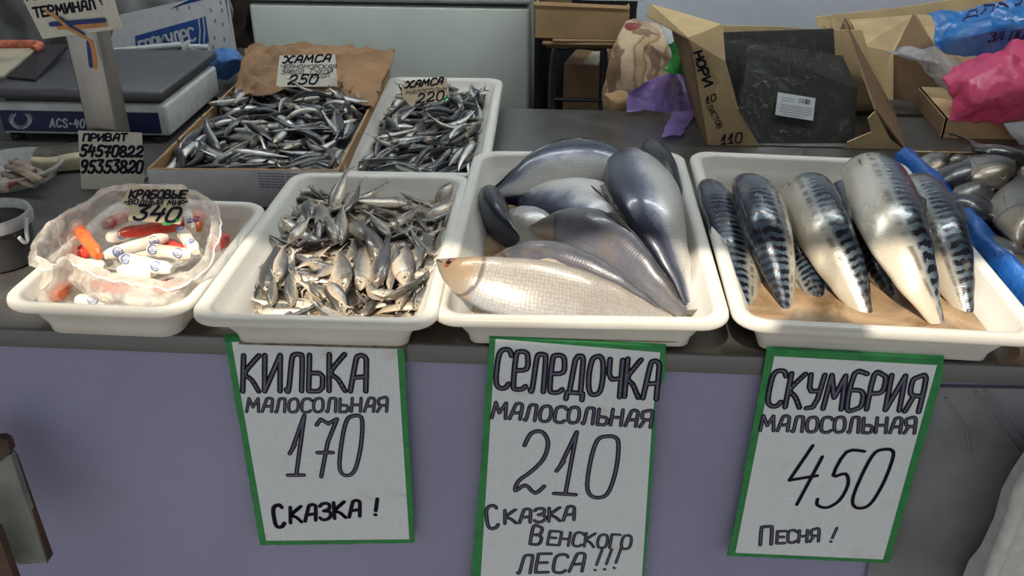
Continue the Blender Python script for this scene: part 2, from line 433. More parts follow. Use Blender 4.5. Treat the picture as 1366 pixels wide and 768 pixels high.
# ------------------------------------------------------------------ setting
def flat_box(name, x0, x1, y0, y1, z0, z1, m):
    return MB().box(((x0+x1)/2, (y0+y1)/2, (z0+z1)/2), (x1-x0, y1-y0, z1-z0)).build(name, m, smooth=0)
M['floor'] = plain('dark_market_floor', (.06, .058, .06), .6, var=.3, sc=4)
M['wall'] = plain('pale_blue_wall_paint', (.70, .75, .83), .6, var=.05, sc=2)
struct(flat_box('floor', -5, 5, -3, 5, -.1, 0, M['floor']))
struct(flat_box('wall_back', -5, 5, 3.6, 3.7, 0, 2.9, M['wall']))
# unseen roof boards added over the stall and aisle to shape the sun: daylight falls between them onto the front of the trays
M['roof'] = plain('grey_roof_sheet', (.30, .31, .33), .7)
struct(flat_box('shade_roof', -3.2, 3.2, -.175, 3.6, 2.50, 2.53, M['roof']))
struct(flat_box('wall_left', -3.3, -3.2, .3, 3.6, 0, 2.5, M['roof']))
struct(flat_box('wall_right', 3.2, 3.3, .3, 3.6, 0, 2.5, M['roof']))
struct(flat_box('shade_board_1', -3.2, 3.2, -1.35, -.435, 2.50, 2.53, M['roof']))

# unseen fill tubes added under the stall roof to brighten the rear
M['glow'] = NT('fill_tube_glow').set(Emission_Color=(.93, .98, .96), Emission_Strength=62.0).m
M['fill_white'] = plain('fill_tube_housing', (.7, .7, .7), .5, var=.03)
for k, (lx, ly) in enumerate(((-.75, 2.15), (.75, 2.15))):
    lo = thing('fill_tube', ('left', 'right')[k]+' unseen fill tube added under the stall roof to light the rear goods', 'lamp', (lx, ly, 2.44))
    MB().box((lx, ly, 2.478), (1.22, .09, .042), bev=.008).build('housing', M['fill_white'], lo)
    MB().tube([Vector((lx-.58, ly, 2.435)), Vector((lx+.58, ly, 2.435))], .022, 14).build('tube', M['glow'], lo)

# counter: steel top with a turned-down front edge, lilac twin-wall front panel
counter = thing('counter', 'long steel topped market counter with a lilac corrugated plastic front', 'counter', (0, 1.7, 0))
t = MB(); t.box((-.05, (1.127+2.28)/2, ZC-.01), (3.6, 2.28-1.127, .02), bev=.003); t.build('steel_top', M['steel_top'], counter)
t = MB()
prof = [(1.1275, ZC+.0005), (1.124, ZC), (1.1225, ZC-.002), (1.1225, ZC-.031), (1.128, ZC-.034), (1.145, ZC-.034)]
t.grid([[Vector((x, y, z)) for y, z in prof] for x in (-1.85, -1, -.3, .3, 1, 1.75)]); t.build('front_edge', M['steel_edge'], counter, smooth=50)
def lilac():
    t = NT('lilac_twin_wall_plastic'); o = t.obj()
    w = t.wave(o, 62, .6, 2, 1.0, 'X'); n = t.noise(o, 3, 4); sp = t.noise(o, 34, 4, .7)
    c = t.ramp(n, [(.3, (.25, .25, .40)), (.7, (.31, .31, .48))])
    c = t.mix(t.math('MULTIPLY', w, .10), c, (.52, .52, .70))
    c = t.mix(t.ramp(sp, [(.68, 0.0), (.76, .5)]), c, (.13, .12, .17))
    t.set(Base_Color=c, Roughness=.42); t.bump(w, .12, .001); return t.m
M['lilac'] = lilac()
MB().box((-.23, 1.142, .45), (3.3, .012, .84)).build('front_panel', M['lilac'], counter, smooth=0)
M['back_wood'] = plain('dark_table_board', (.07, .06, .05), .6, var=.2)
for bx_, bw_, lb_ in ((-1.25, 1.3, 'dark side table standing behind the scale end of the counter'), (1.05, 1.3, 'dark side table behind the counter under the brown cartons at the right')):
    bt = thing('back_table', lb_, 'table', (bx_, 2.585, 0))
    MB().box((bx_, 2.585, ZC-.012), (bw_, .54, .024), bev=.004).build('table_top', M['back_wood'], bt)
    for x in (-.6, .6):
        for y in (2.36, 2.82): MB().box((bx_+x, y, .44), (.05, .05, .88), bev=.006).build('leg', M['back_wood'], bt)
for x in (-1.7, 1.6):
    for y in (1.25, 2.2):
        MB().box((x, y, .44), (.05, .05, .88), bev=.006).build('leg', M['steel_edge'], counter)

# ------------------------------------------------------------------ plastic trays
def rrect(hx, hy, r, n=7):
    o = []
    for sx, sy, a0 in ((1, 1, 0), (-1, 1, 90), (-1, -1, 180), (1, -1, 270)):
        for k in range(n):
            a = R(a0+90*k/(n-1)); o.append((sx*(hx-r)+r*math.cos(a), sy*(hy-r)+r*math.sin(a)))
    return o
def tray(label, c, W, L, depth, yaw=0, tx=0, ty=0, lip=.021, taper=.031, rad=.042, ledge=.34):
    Mx = Matrix.Rotation(R(yaw), 3, 'Z') @ Matrix.Rotation(R(tx), 3, 'X') @ Matrix.Rotation(R(ty), 3, 'Y')
    c = Vector(c); hx, hy = W/2, L/2
    def ring(inset, z, r=None):
        return [c + Mx @ Vector((x, y, z)) for x, y in rrect(hx-inset, hy-inset, max(.008, (r if r else rad-inset*.55)))]
    T = .0025; lz = -depth*ledge
    inner = [ring(lip*.9, -.0015), ring(lip+.0015, -.006), ring(lip+taper*ledge*.8, lz), ring(lip+taper*ledge*.8+.0035, lz-.0025), ring(lip+taper*.94, -depth+.016), ring(lip+taper*1.05, -depth+.006), ring(lip+taper+.012, -depth+T)]
    outer = [ring(lip+taper+.012, -depth), ring(lip+taper*1.02-T, -depth+.006), ring(lip+taper*.94-T, -depth+.018), ring(lip+taper*ledge*.8+.001, lz-.003), ring(lip+taper*ledge*.8-T, lz), ring(lip-T, -.011), ring(.006, -.0125), ring(.0015, -.0135)]
    o = thing('plastic_tray', label, 'tray', c + Vector((0, 0, -depth)))
    b = MB(); b.grid(outer+[ring(.0002, -.0115), ring(0, -.009), ring(.0012, -.0032), ring(.004, -.0008), ring(.008, 0), ring(lip*.6, 0)]+inner, True, None, True, True)
    b.build('tray_shell', M['tray'], o, smooth=60)
    return c, Mx
TRH = tray('white plastic tray of whole herring behind the middle hanging sign', (.0235, 1.4011, .9895), .4195, .6653, .0765, .2, .4, -1.2)
TRM = tray('large white plastic tray of striped mackerel lying in brine', (.4507, 1.4032, .990), .4215, .6653, .0765, -.38, .66, 1.04)
TRK = tray('white plastic tray heaped with small sprats behind the left hanging sign', (-.3487, 1.3275, .985), .348, .5755, .0735, .91, -.8, -.3)
TRC = tray('white plastic tray with the clear bag of crab sticks in it', (-.6665, 1.262, .982), .285, .395, .0755, -.6, 0, 0, lip=.017, taper=.026, rad=.05)
_q = [at(437, 233, .965), at(652, 233, .965), at(676, 103, .965), at(511, 102, .965)]
_c = sum(_q, Vector())/4; _y = math.degrees(math.atan2(*(-((_q[3]+_q[2])-(_q[0]+_q[1])).x, ((_q[3]+_q[2])-(_q[0]+_q[1])).y)))
TRA = tray('white plastic tray of dark anchovies behind the sprat tray', _c, .312, ((_q[3]-_q[0]).length+(_q[2]-_q[1]).length)/2, .0595, _y, 0, 0)

# ------------------------------------------------------------------ hanging price signs
def rough_poly(P, step=.02, amp=.0012, seed=0):
    rng = random.Random(seed); o = []
    for a, b in zip(P, P[1:]+P[:1]):
        n = max(1, int((b-a).length/step))
        for k in range(n):
            p = a.lerp(b, k/n)
            if k: p = p + Vector((rng.uniform(-amp, amp), 0, rng.uniform(-amp, amp)))
            o.append(p)
    return o
def hanging_sign(label, board, paper, lines, roll, seed, extra=None):
    Y = 1.114; pl = (Vector((0, Y, 0)), Vector((0, -1, 0)))
    bp = [aty(x, y, Y) for x, y in board]
    o = thing('price_sign', label, 'sign', (sum(p.x for p in bp)/len(bp), Y, min(p.z for p in bp)))
    MB().prism(rough_poly(bp, .012, .0009, seed), (0, .0035, 0)).build('green_card', M['green'], o, smooth=0)
    # the top of the card rolls back over the counter edge
    a, b = bp[0], bp[1]; rows = []
    for p in (a, a.lerp(b, .25), a.lerp(b, .5), a.lerp(b, .75), b):
        rows.append([p + Vector((0, .0018+roll*(1-math.cos(R(k*20)))-.0018, roll*math.sin(R(k*20)))) for k in range(0, 11)])
    fold = MB().grid(rows); fold.build('folded_top', [M['green']], o, smooth=60, mods=[('SOLIDIFY', {'thickness': .003, 'offset': 0})])
    pp = [aty(x, y, Y-.0006) for x, y in paper]
    MB().prism(pp, (0, .0005, 0)).build('paper', M['paper'], o, smooth=0)
    pl2 = (Vector((0, Y-.0007, 0)), Vector((0, -1, 0)))
    write(o, lines, pl2)
    return o
S1 = hanging_sign('green edged paper sign hanging below the sprat tray, leftmost of the three, price 170',
    [(300, 455), (538, 453), (553, 724), (347, 727)], [(309, 456), (529, 455), (546, 719), (355, 721)],
    [('КИЛЬКА', 323, 521, 490, 521, 49, .03, .0088, True), ('МАЛОСОЛЬНАЯ', 329, 549, 516, 549, 18, .08, .0052, True),
     ('170', 384, 635, 480, 634, 78, .10, .0072, True), ('С', 368, 704, 380, 701, 28, .08, .0075, False), ('КАЗКА !', 387, 697, 506, 686, 21, .08, .0066, False)], .0065, 1)
S2 = hanging_sign('tall green edged paper sign hanging below the herring tray, middle of the three, price 210',
    [(653, 450), (888, 464), (886, 505), (875, 522), (873, 590), (858, 790), (626, 790), (640, 640)], [(661, 452), (881, 470), (876, 508), (870, 560), (855, 790), (640, 790)],
    [('СеЛеДОЧКА', 660, 517, 877, 533, 50, .02, .0088, True), ('МАЛОСОЛЬНАЯ', 656, 557, 868, 570, 21, .10, .0060, True),
     ('210', 686, 656, 820, 664, 82, .06, .0072, True), ('С', 651, 706, 665, 703, 29, .1, .0066, True), ('КАЗКА', 673, 698, 767, 693, 18, .10, .0060, True),
     ('В', 707, 725, 722, 726, 24, .14, .0060, True), ('ЕНСКОГО', 730, 726, 841, 732, 18, .14, .0052, True), ('ЛЕСА', 690, 764, 778, 762, 24, .2, .0060, True), ('!!!', 793, 760, 826, 757, 26, .3, .0050, True)], .003, 2)
S3 = hanging_sign('green edged paper sign hanging below the mackerel tray, rightmost of the three, price 450',
    [(1023, 468), (1259, 480), (1256, 508), (1186, 751), (970, 741), (980, 700)], [(1033, 475), (1250, 487), (1178, 746), (981, 737)],
    [('СКУМБРИЯ', 1022, 541, 1226, 549, 46, .16, .0086, True), ('МАЛОСОЛЬНАЯ', 1014, 574, 1220, 578, 20, .10, .0058, True),
     ('450', 1041, 673, 1168, 679, 78, .34, .0056, False), ('П', 1014, 726, 1030, 725, 24, .12, .0064, True), ('ЕСНЯ', 1036, 724, 1092, 722, 16, .08, .0054, True), ('!', 1108, 722, 1112, 722, 18, .3, .0050, True)], .003, 3)

# ------------------------------------------------------------------ fish
PROF = {
 'herring': ([(0, .05), (.03, .17), (.08, .34), (.16, .60), (.26, .84), (.38, .98), (.46, 1), (.58, .94), (.72, .75), (.84, .48), (.93, .26), (1, .18)],
             [(0, .05), (.05, .30), (.14, .66), (.28, .95), (.42, 1), (.6, .86), (.78, .50), (.9, .22), (1, .07)]),
 'herring_long': ([(0, .05), (.03, .14), (.08, .28), (.14, .45), (.21, .66), (.3, .86), (.42, .99), (.5, 1), (.62, .93), (.75, .72), (.86, .45), (.94, .24), (1, .17)],
             [(0, .04), (.05, .22), (.12, .46), (.22, .78), (.34, .97), (.46, 1), (.62, .86), (.78, .50), (.9, .22), (1, .07)]),
 'mackerel': ([(0, .26), (.03, .48), (.08, .70), (.16, .87), (.28, .98), (.42, 1), (.58, .97), (.72, .84), (.84, .60), (.92, .36), (1, .16)],
              [(0, .2), (.05, .55), (.14, .8), (.28, .97), (.42, 1), (.62, .94), (.78, .72), (.9, .40), (1, .10)]),
 'bream': ([(0, .08), (.04, .26), (.10, .48), (.2, .76), (.33, .97), (.43, 1), (.56, .86), (.7, .56), (.82, .30), (.92, .19), (1, .21)],
           [(0, .06), (.05, .36), (.14, .72), (.28, .97), (.42, 1), (.6, .78), (.78, .45), (.9, .2), (1, .06)]),
 'sprat': ([(0, .09), (.04, .28), (.1, .48), (.2, .76), (.32, .96), (.44, 1), (.58, .92), (.72, .72), (.85, .45), (.94, .27), (1, .2)],
           [(0, .06), (.06, .42), (.16, .8), (.3, 1), (.45, .95), (.62, .75), (.8, .45), (.92, .2), (1, .07)]),
 'anchovy': ([(0, .12), (.05, .42), (.12, .68), (.22, .9), (.36, 1), (.5, .98), (.65, .8), (.8, .52), (.92, .28), (1, .2)],
             [(0, .1), (.06, .5), (.16, .85), (.3, 1), (.5, .95), (.68, .7), (.84, .4), (.95, .18), (1, .08)]),
}
def ev(tab, u):
    for (a, x), (b, y) in zip(tab, tab[1:]):
        if u <= b:
            t = (u-a)/(b-a); return x+(y-x)*(t*.6+.4*t*t*(3-2*t))
    return tab[-1][1]

def spine_frames(pts, n, roll):
    P = catmull(pts, 24); acc = [0.0]
    for a, b in zip(P, P[1:]): acc.append(acc[-1]+(b-a).length)
    tot = acc[-1]; out = []; j = 0
    for i in range(n+1):
        s = tot*i/n
        while j < len(P)-2 and acc[j+1] < s: j += 1
        t = (s-acc[j])/max(acc[j+1]-acc[j], 1e-9); out.append(P[j].lerp(P[j+1], min(max(t, 0), 1)))
    fr = []
    for i, p in enumerate(out):
        T = (out[min(i+1, n)]-out[max(i-1, 0)]).normalized()
        S = T.cross(Vector((0, 0, 1))).normalized(); N = S.cross(T)
        r = roll(i/n) if callable(roll) else R(roll)
        D = N*math.cos(r)+S*math.sin(r); fr.append((p, T, D, T.cross(D)))
    return fr, tot

def fish_rings(mb, fr, kind, H, Wd, m=22, u0=0.0, snout=True):
    n = len(fr)-1; ht, wt = PROF[kind]; rows = []; uvs = []
    for i, (p, T, D, Lt) in enumerate(fr):
        u = u0+(1-u0)*i/n; h = ev(ht, u)*H/2; w = ev(wt, u)*Wd/2
        row = []
        for k in range(m+1):
            a = 2*math.pi*k/m; ca, sa = math.cos(a), math.sin(a)
            y = math.copysign(abs(sa)**.92, sa)*w; z = ca*h*(1.0 if ca > 0 else 1.06)
            if ca < 0: y *= 1-.28*ca*ca
            row.append(p+Lt*y+D*z); uvs.append((u, k/m))
        rows.append(row)
    mb.grid(rows, False, uvs)
    # close both ends
    for idx, uu in ((0, u0), (n, 1.0)):
        p = fr[idx][0] - fr[idx][1]*(.35*ev(ht, uu)*H/2 if idx == 0 else 0)
        b = len(mb.v); mb.v.append(p); mb.uv.append((uu, .5))
        base = b-(n+1)*(m+1)-(1 if idx else 0)
        r0 = base+idx*(m+1)
        for k in range(m):
            mb.f.append((r0+k, r0+k+1, b) if idx else (r0+k+1, r0+k, b)); mb.mi.append(mb.cur)
    return mb

def tail_fin(mb, p, T, D, Lt, span, length, fork=.5, curl=0.0, n=5):
    """two lobes of a forked fin as a thin folded sheet"""
    for sgn in (1, -1):
        rows = []; uvs = []
        for i in range(n+1):
            t = i/n
            lead = p+D*(sgn*(.07*span+t*.5*span))+T*(length*t)+Lt*(curl*t*t*length)
            trail = p+D*(sgn*.5*span*max(0, t-.35)*.55)+T*(length*t*(1-fork*t*.85))+Lt*(curl*t*t*length*.7)
            rows.append([lead.lerp(trail, k/5)+Lt*(.02*span*math.sin(k*2.2)*t) for k in range(6)]); uvs += [(t, k/5) for k in range(6)]
        mb.grid(rows, False, uvs)
    return mb
def ray_fin(mb, base, tip_dir, hts, thick_dir):
    """sheet fin standing on a row of base points"""
    rows = []; uvs = []; n = len(base)
    for i, (b, h) in enumerate(zip(base, hts)):
        rows.append([b+tip_dir[i]*(h*k/4) + thick_dir[i]*(.06*h*math.sin(i*1.7+k)) for k in range(5)]); uvs += [(k/4, i/n*.6) for k in range(5)]
    return mb.grid(rows, False, uvs)
def eye_mesh(c, nrm, tangent, r):
    mb = MB(); b = nrm.cross(tangent); rows = []
    for q, z in ((1.12, -.25), (1.05, .12), (.92, .26), (.74, .36), (.52, .44), (.50, .45), (.3, .52), (.05, .55)):
        rows.append([c+nrm*(z*r)+(tangent*math.cos(k*math.pi/8)+b*math.sin(k*math.pi/8))*(q*r) for k in range(16)])
    mb.grid(rows[:5], True); mb.cur = 1; mb.grid(rows[4:], True, None, False, True)
    return mb
SOL = lambda t: [('SOLIDIFY', {'thickness': t, 'offset': 0})]

def big_fish(name, label, cat, group, kind, pts, H, Wd, roll, mat, fin, headmat=None, eye=None, eye_r=.045, tail=True, dorsal=True, pect=True, pelvic=False, fork=.55, tspan=1.0, curl=0.1, n=44, u0=0.0, tl=.17):
    fr, L = spine_frames(pts, n, roll); mid = fr[n//2][0]
    o = thing(name, label, cat, mid, group)
    fish_rings(MB(), fr, kind, H, Wd, 26, u0).build('body', mat, o, smooth=80)
    ht, wt = PROF[kind]
    p, T, D, Lt = fr[-1]
    if tail:
        tail_fin(MB(), p-T*(.01*L), T, D, Lt, H*.86*tspan, L*tl, fork, curl).build('tail_fin', fin, o, smooth=60, mods=SOL(.0009))
    def idx(u): return max(0, min(n, round((u-u0)/(1-u0)*n)))
    if dorsal:
        I = range(idx(.44), idx(.58)+1); base = [fr[i][0]+fr[i][2]*(ev(ht, u0+(1-u0)*i/n)*H/2*.97) for i in I]
        q = len(base); hs = [H*.24*(1-.75*k/max(1, q-1)) for k in range(q)]
        ray_fin(MB(), base, [(fr[i][2]*.45+fr[i][1]*.9).normalized() for i in I], hs, [fr[i][3] for i in I]).build('dorsal_fin', fin, o, smooth=60, mods=SOL(.0008))
    side = 1 if fr[idx(.15)][3].z > 0 else -1
    if pect:
        I = range(idx(.22), idx(.25)+1); u = .22
        base = [fr[i][0]+fr[i][3]*(side*ev(wt, u)*Wd/2*.93)-fr[i][2]*(ev(ht, u)*H/2*.45) for i in I]
        ray_fin(MB(), base, [(fr[i][1]*1-fr[i][2]*.12+fr[i][3]*side*.22).normalized() for i in I], [H*.42*(1-.2*k) for k in range(len(I))], [fr[i][3] for i in I]).build('pectoral_fin', fin, o, smooth=60, mods=SOL(.0008))
    if pelvic:
        for uu, hh in ((.5, .26), (.74, .16)):
            I = range(idx(uu), idx(uu+.05)+1)
            base = [fr[i][0]-fr[i][2]*(ev(ht, uu)*H/2) for i in I]
            ray_fin(MB(), base, [(fr[i][1]-fr[i][2]*.5).normalized() for i in I], [H*hh*(1-.3*k) for k in range(len(I))], [fr[i][3] for i in I]).build('belly_fin', fin, o, smooth=60, mods=SOL(.0008))
    if eye:
        ue = .125 if eye == 'red' else .085; i = idx(ue); ff = fr[i]; hh = ev(ht, ue)*H/2; ww = ev(wt, ue)*Wd/2
        for sd in ((side,) if eye != 'both' else (1, -1)):
            eye_mesh(ff[0]+ff[3]*(sd*ww*.80)+ff[2]*(hh*(.12 if eye == 'red' else .28)), (ff[3]*sd).normalized(), ff[1], H*eye_r*1.5).build('eye', [M['eye_red'] if eye == 'red' else M['eye_iris'], M['eye_pupil']], o, smooth=60)
    if eye == 'red':                                              # the slit of the mouth of the fish whose head shows
        pts_ = []
        for k in range(7):
            u = .004+.012*k; f2 = fr[max(0, idx(u))]; pts_.append(fr[0][0].lerp(fr[idx(.10)][0], u/.10)+f2[3]*(side*ev(wt, u)*Wd/2*.98)-f2[2]*(ev(ht, u)*H/2*(.05+.10*k/6)))
        MB().tube(pts_, .0011, 6).build('mouth', M['eye_pupil'], o)
    return o

SILVER_HEAD = ((.42, .36, .28), (.14, .11, .08))
M['herring'] = fish_mat('herring_skin', [(.10, (.66, .64, .60)), (.36, (.66, .65, .62)), (.48, (.46, .47, .49)), (.57, (.13, .14, .20)), (.66, (.032, .042, .075)), (1, (.010, .014, .026))], (78, 26), .2, SILVER_HEAD, .17, .35, .38, edge=.22)
M['herring_black'] = fish_mat('black_herring_skin', [(.05, (.35, .35, .36)), (.22, (.16, .17, .20)), (.38, (.03, .038, .065)), (.7, (.012, .016, .03)), (1, (.006, .008, .016))], (78, 26), .2, None, .17, .3, .36, edge=.15)
M['herring_grey'] = fish_mat('grey_herring_skin', [(.06, (.62, .58, .53)), (.30, (.42, .42, .44)), (.50, (.24, .25, .30)), (.72, (.13, .135, .17)), (1, (.075, .08, .10))], (78, 26), .26, SILVER_HEAD, .17, .3, .36, edge=.2, dotted=((.34, .25, .15), .3))
M['herring_pale'] = fish_mat('pale_herring_skin', [(.05, (.36, .38, .43)), (.3, (.44, .43, .42)), (.62, (.43, .40, .36)), (.85, (.36, .31, .25)), (1, (.28, .23, .17))], (74, 26), .34, ((.34, .26, .18), (.36, .22, .10)), .245, .3, .3, edge=.2, dotted=((.30, .24, .18), .5))
M['mackerel'] = fish_mat('mackerel_skin', [(.10, (.74, .68, .57)), (.42, (.60, .55, .46)), (.54, (.34, .36, .36)), (.61, (.13, .17, .20)), (.75, (.05, .08, .12)), (1, (.022, .036, .065))], (130, 60), .12, ((.20, .19, .17), (.03, .035, .04)), .115, .35, .24, stripes=(190, .57), edge=.06, dotted=((.55, .45, .32), .25))
M['bream'] = fish_mat('bream_skin', [(.1, (.36, .34, .29)), (.36, (.25, .24, .21)), (.55, (.09, .09, .085)), (1, (.02, .023, .025))], (40, 16), .3, ((.30, .24, .17), (.16, .12, .08)), .22, .3, .32, edge=.25, dotted=((.30, .22, .14), .35), rv=.5)
M['bream_dark'] = fish_mat('dark_bream_skin', [(.1, (.14, .14, .15)), (.45, (.05, .055, .07)), (1, (.015, .017, .024))], (40, 16), .3, ((.06, .06, .065), (.03, .03, .035)), .22, .3, .32, edge=.2)
M['sprat'] = fish_mat('sprat_skin', [(.08, (.70, .60, .48)), (.34, (.56, .49, .40)), (.48, (.33, .315, .28)), (.60, (.12, .115, .11)), (1, (.03, .03, .03))], (34, 14), .14, ((.52, .44, .35), (.16, .13, .10)), .2, .32, .32, edge=.30, rv=.6, dotted=((.44, .30, .19), .55), gill=.4)
M['sprat_dark'] = fish_mat('dark_sprat_skin', [(.08, (.40, .37, .33)), (.3, (.28, .27, .25)), (.5, (.07, .07, .075)), (1, (.02, .02, .024))], (34, 14), .16, ((.25, .19, .14), (.08, .07, .06)), .2, .32, .34, edge=.24, rv=.5)
M['anchovy'] = fish_mat('anchovy_skin', [(.06, (.50, .49, .43)), (.26, (.66, .66, .63)), (.40, (.44, .45, .45)), (.47, (.05, .055, .065)), (1, (.010, .012, .016))], (30, 10), .12, ((.36, .30, .22), (.13, .10, .075)), .16, .4, .32, edge=.16, rv=.55, gill=.4, dotted=((.34, .28, .20), .35))
M['fin'] = fin_mat('fish_fin', (.10, .095, .09), (.26, .24, .21))
M['fin_pale'] = fin_mat('pale_fish_fin', (.34, .28, .22), (.60, .54, .46))
M['fin_dark'] = fin_mat('dark_fish_fin', (.02, .02, .025), (.07, .07, .08))

def P3(*a): return [at(x, y, z) for x, y, z in a]
HG = 'whole herring in the middle tray'
def herring(lbl, pts, H, Wd, roll, mat='herring', fin='fin', prof='herring', **k):
    return big_fish('herring', lbl, 'fish', HG, prof, pts, H, Wd, roll, M[mat], M[fin], **k)
herring('dark herring along the back wall of the herring tray, mostly behind the arched one', P3((846, 232, .95), (790, 212, .98), (735, 214, .985), (690, 236, .965), (655, 258, .94)), .085, .05, 0, 'herring_black', u0=.17, tail=False, dorsal=False, pect=False, n=30)
herring('big arched herring along the back rim with its pale belly toward us', P3((868, 276, .965), (842, 244, .995), (790, 224, 1.015), (735, 226, 1.01), (690, 245, .99), (656, 262, .967)), .112, .066, 58, tspan=.85, curl=-.2, pect=False)
herring('black backed herring poking over the back right corner of the herring tray', P3((868, 198, 1.008), (882, 222, 1.0), (895, 262, .975), (904, 300, .95), (908, 340, .93)),   .070, .055, 10, 'herring_black', tail=False, pect=False, u0=.17)
herring('dark curved herring at the left wall of the herring tray', P3((654, 268, .945), (666, 296, .95), (692, 325, .945), (720, 346, .93)), .10, .055, 12, 'herring_black', tail=False, u0=.17, pect=False, dorsal=False)
herring('herring showing a pale belly under the dark curved one in the herring tray', P3((662, 292, .955), (700, 306, .962), (740, 330, .955), (790, 350, .935)), .085, .055, 150, 'herring_pale', 'fin_pale', tail=False, dorsal=False, eye='one')
herring('wide dark blue herring in the middle of the herring tray below the arched one', P3((852, 334, .975), (812, 300, .998), (760, 274, .992), (705, 262, .97), (664, 266, .958)), .132, .066, -116, tspan=.8, dorsal=False)
herring('thick dark herring slanting down the right side of the herring tray', P3((838, 202, 1.015), (850, 236, 1.033), (872, 290, 1.027), (900, 350, .985), (920, 404, .945)), .124, .074, 84, pect=True, tail=False)
herring('grey herring slanting through the middle of the herring tray in the sun', P3((706, 304, .985), (760, 310, .992), (818, 340, .993), (874, 386, .972), (912, 418, .948)), .112, .07, -8, 'herring_grey', tspan=.7, curl=-.5, tl=.11, pect=False)
herring('lilac grey scaly herring second from the front rim of the herring tray', P3((640, 358, .953), (690, 352, .967), (750, 360, .975), (820, 386, .965), (896, 426, .94)), .100, .06, 18, 'herring_grey', dorsal=False, tail=False, pect=False)
herring('herring with belly fins raised, wedged behind the foremost herring', P3((650, 360, .952), (700, 366, .966), (760, 380, .968), (810, 398, .958), (866, 424, .94)), .078, .052, 215, 'herring_pale', 'fin_pale', tail=False, dorsal=False, pelvic=True, pect=False)
herring('silvery herring at the front with its red eyed head on the left rim', P3((583, 347, 1.008), (615, 364, 1.014), (670, 381, 1.004), (740, 392, .992), (815, 405, .972), (896, 426, .945)), .100, .058, -58, 'herring_pale', 'fin_pale', eye='red', eye_r=.062, n=56, prof='herring_long', tail=False, pect=False)

MG = 'whole mackerel in the brine'
def mackerel(lbl, pts, H, Wd, roll, **k):
    return big_fish('mackerel', lbl, 'fish', MG, 'mackerel', pts, H, Wd, roll, M['mackerel'], M['fin_dark'], **k)
mackerel('mackerel half hidden along the left wall of the brine tray', P3((946, 246, .985), (962, 276, .985), (980, 330, .965), (992, 390, .938), (1000, 436, .918)), .088, .064, 60, eye='one', tail=False)
mackerel('low mackerel almost under the brine between the two left ones', P3((1032, 285, .95), (1050, 320, .955), (1068, 360, .945), (1094, 425, .917)), .08, .06, -35, tail=False, pect=False)
mackerel('mackerel with a broad striped back standing out on the left of the brine tray', P3((995, 252, 1.0), (1010, 262, 1.028), (1026, 310, 1.015), (1040, 362, .975), (1052, 422, .928)), .088, .068, 58, tail=False, pect=False)
mackerel('dark mackerel wedged behind the largest one in the brine tray', P3((1118, 254, .99), (1132, 272, .998), (1160, 332, .978), (1196, 412, .92)), .075, .06, 20, tail=False, pect=False)
mackerel('mackerel with a pale flank in the middle of the brine tray, third from its left', P3((1062, 248, .99), (1078, 260, 1.022), (1102, 312, 1.01), (1132, 372, .968), (1160, 436, .922)), .088, .064, -58, tail=False, eye='one')
mackerel('mackerel against the right wall of the brine tray', P3((1208, 244, .985), (1226, 262, 1.005), (1254, 316, .998), (1275, 376, .965), (1292, 434, .922)), .090, .064, -56, tail=False)
mackerel('largest mackerel in the brine tray with a broad cream belly and gill line', P3((1146, 218, 1.01), (1164, 232, 1.032), (1192, 300, 1.035), (1224, 374, .988), (1258, 446, .922)), .106, .074, -78, tail=False, n=56)
def brine():
    t = NT('cloudy_brine'); o = t.obj(); n = t.noise(o, 12, 4, .6, .8)
    t.set(Base_Color=t.ramp(n, [(.32, (.20, .125, .065)), (.66, (.54, .39, .25))]), Roughness=.07)
    t.p.inputs['Transmission Weight'].default_value = .25; t.p.inputs['IOR'].default_value = 1.33
    t.bump(t.noise(o, 25, 2), .06, .004); return t.m
M['brine'] = brine()
def pool(name, label, cat, tr, z, W, L, mat, taper=.029, lip=.021, depth=.0765, kind='stuff'):
    c, Mx = tr; f = (c.z-z)/depth; ins = lip+taper*(f+.04)+.0012
    r = rrect(W/2-ins, L/2-ins, .03); r2 = rrect(W/2-lip-taper*1.12, L/2-lip-taper*1.12, .025)
    top = [Vector((*(c+Mx@Vector((x, y, z-c.z))).xy, z)) for x, y in r]
    rows = [[Vector((*(c+Mx@Vector((x, y, -depth))).xy, c.z-depth+.009)) for x, y in r2], top]
    inner = [c.xy.to_3d()*1+Vector((0, 0, z)) + (p-Vector((c.x, c.y, z)))*k for k in (.9, .5, .05) for p in top]
    nn = len(top); rows += [inner[i*nn:(i+1)*nn] for i in range(3)]
    return tag(MB().grid(rows, True, None, True, True).build(name, mat, smooth=60), label, cat, kind=kind)
pool('brine', 'cloudy tan brine pooled around the mackerel', 'brine', TRM, .940, .4215, .6653, M['brine'])
pool('brine', 'shallow brown juice under the herring', 'brine', TRH, .929, .4195, .6653, M['brine'])

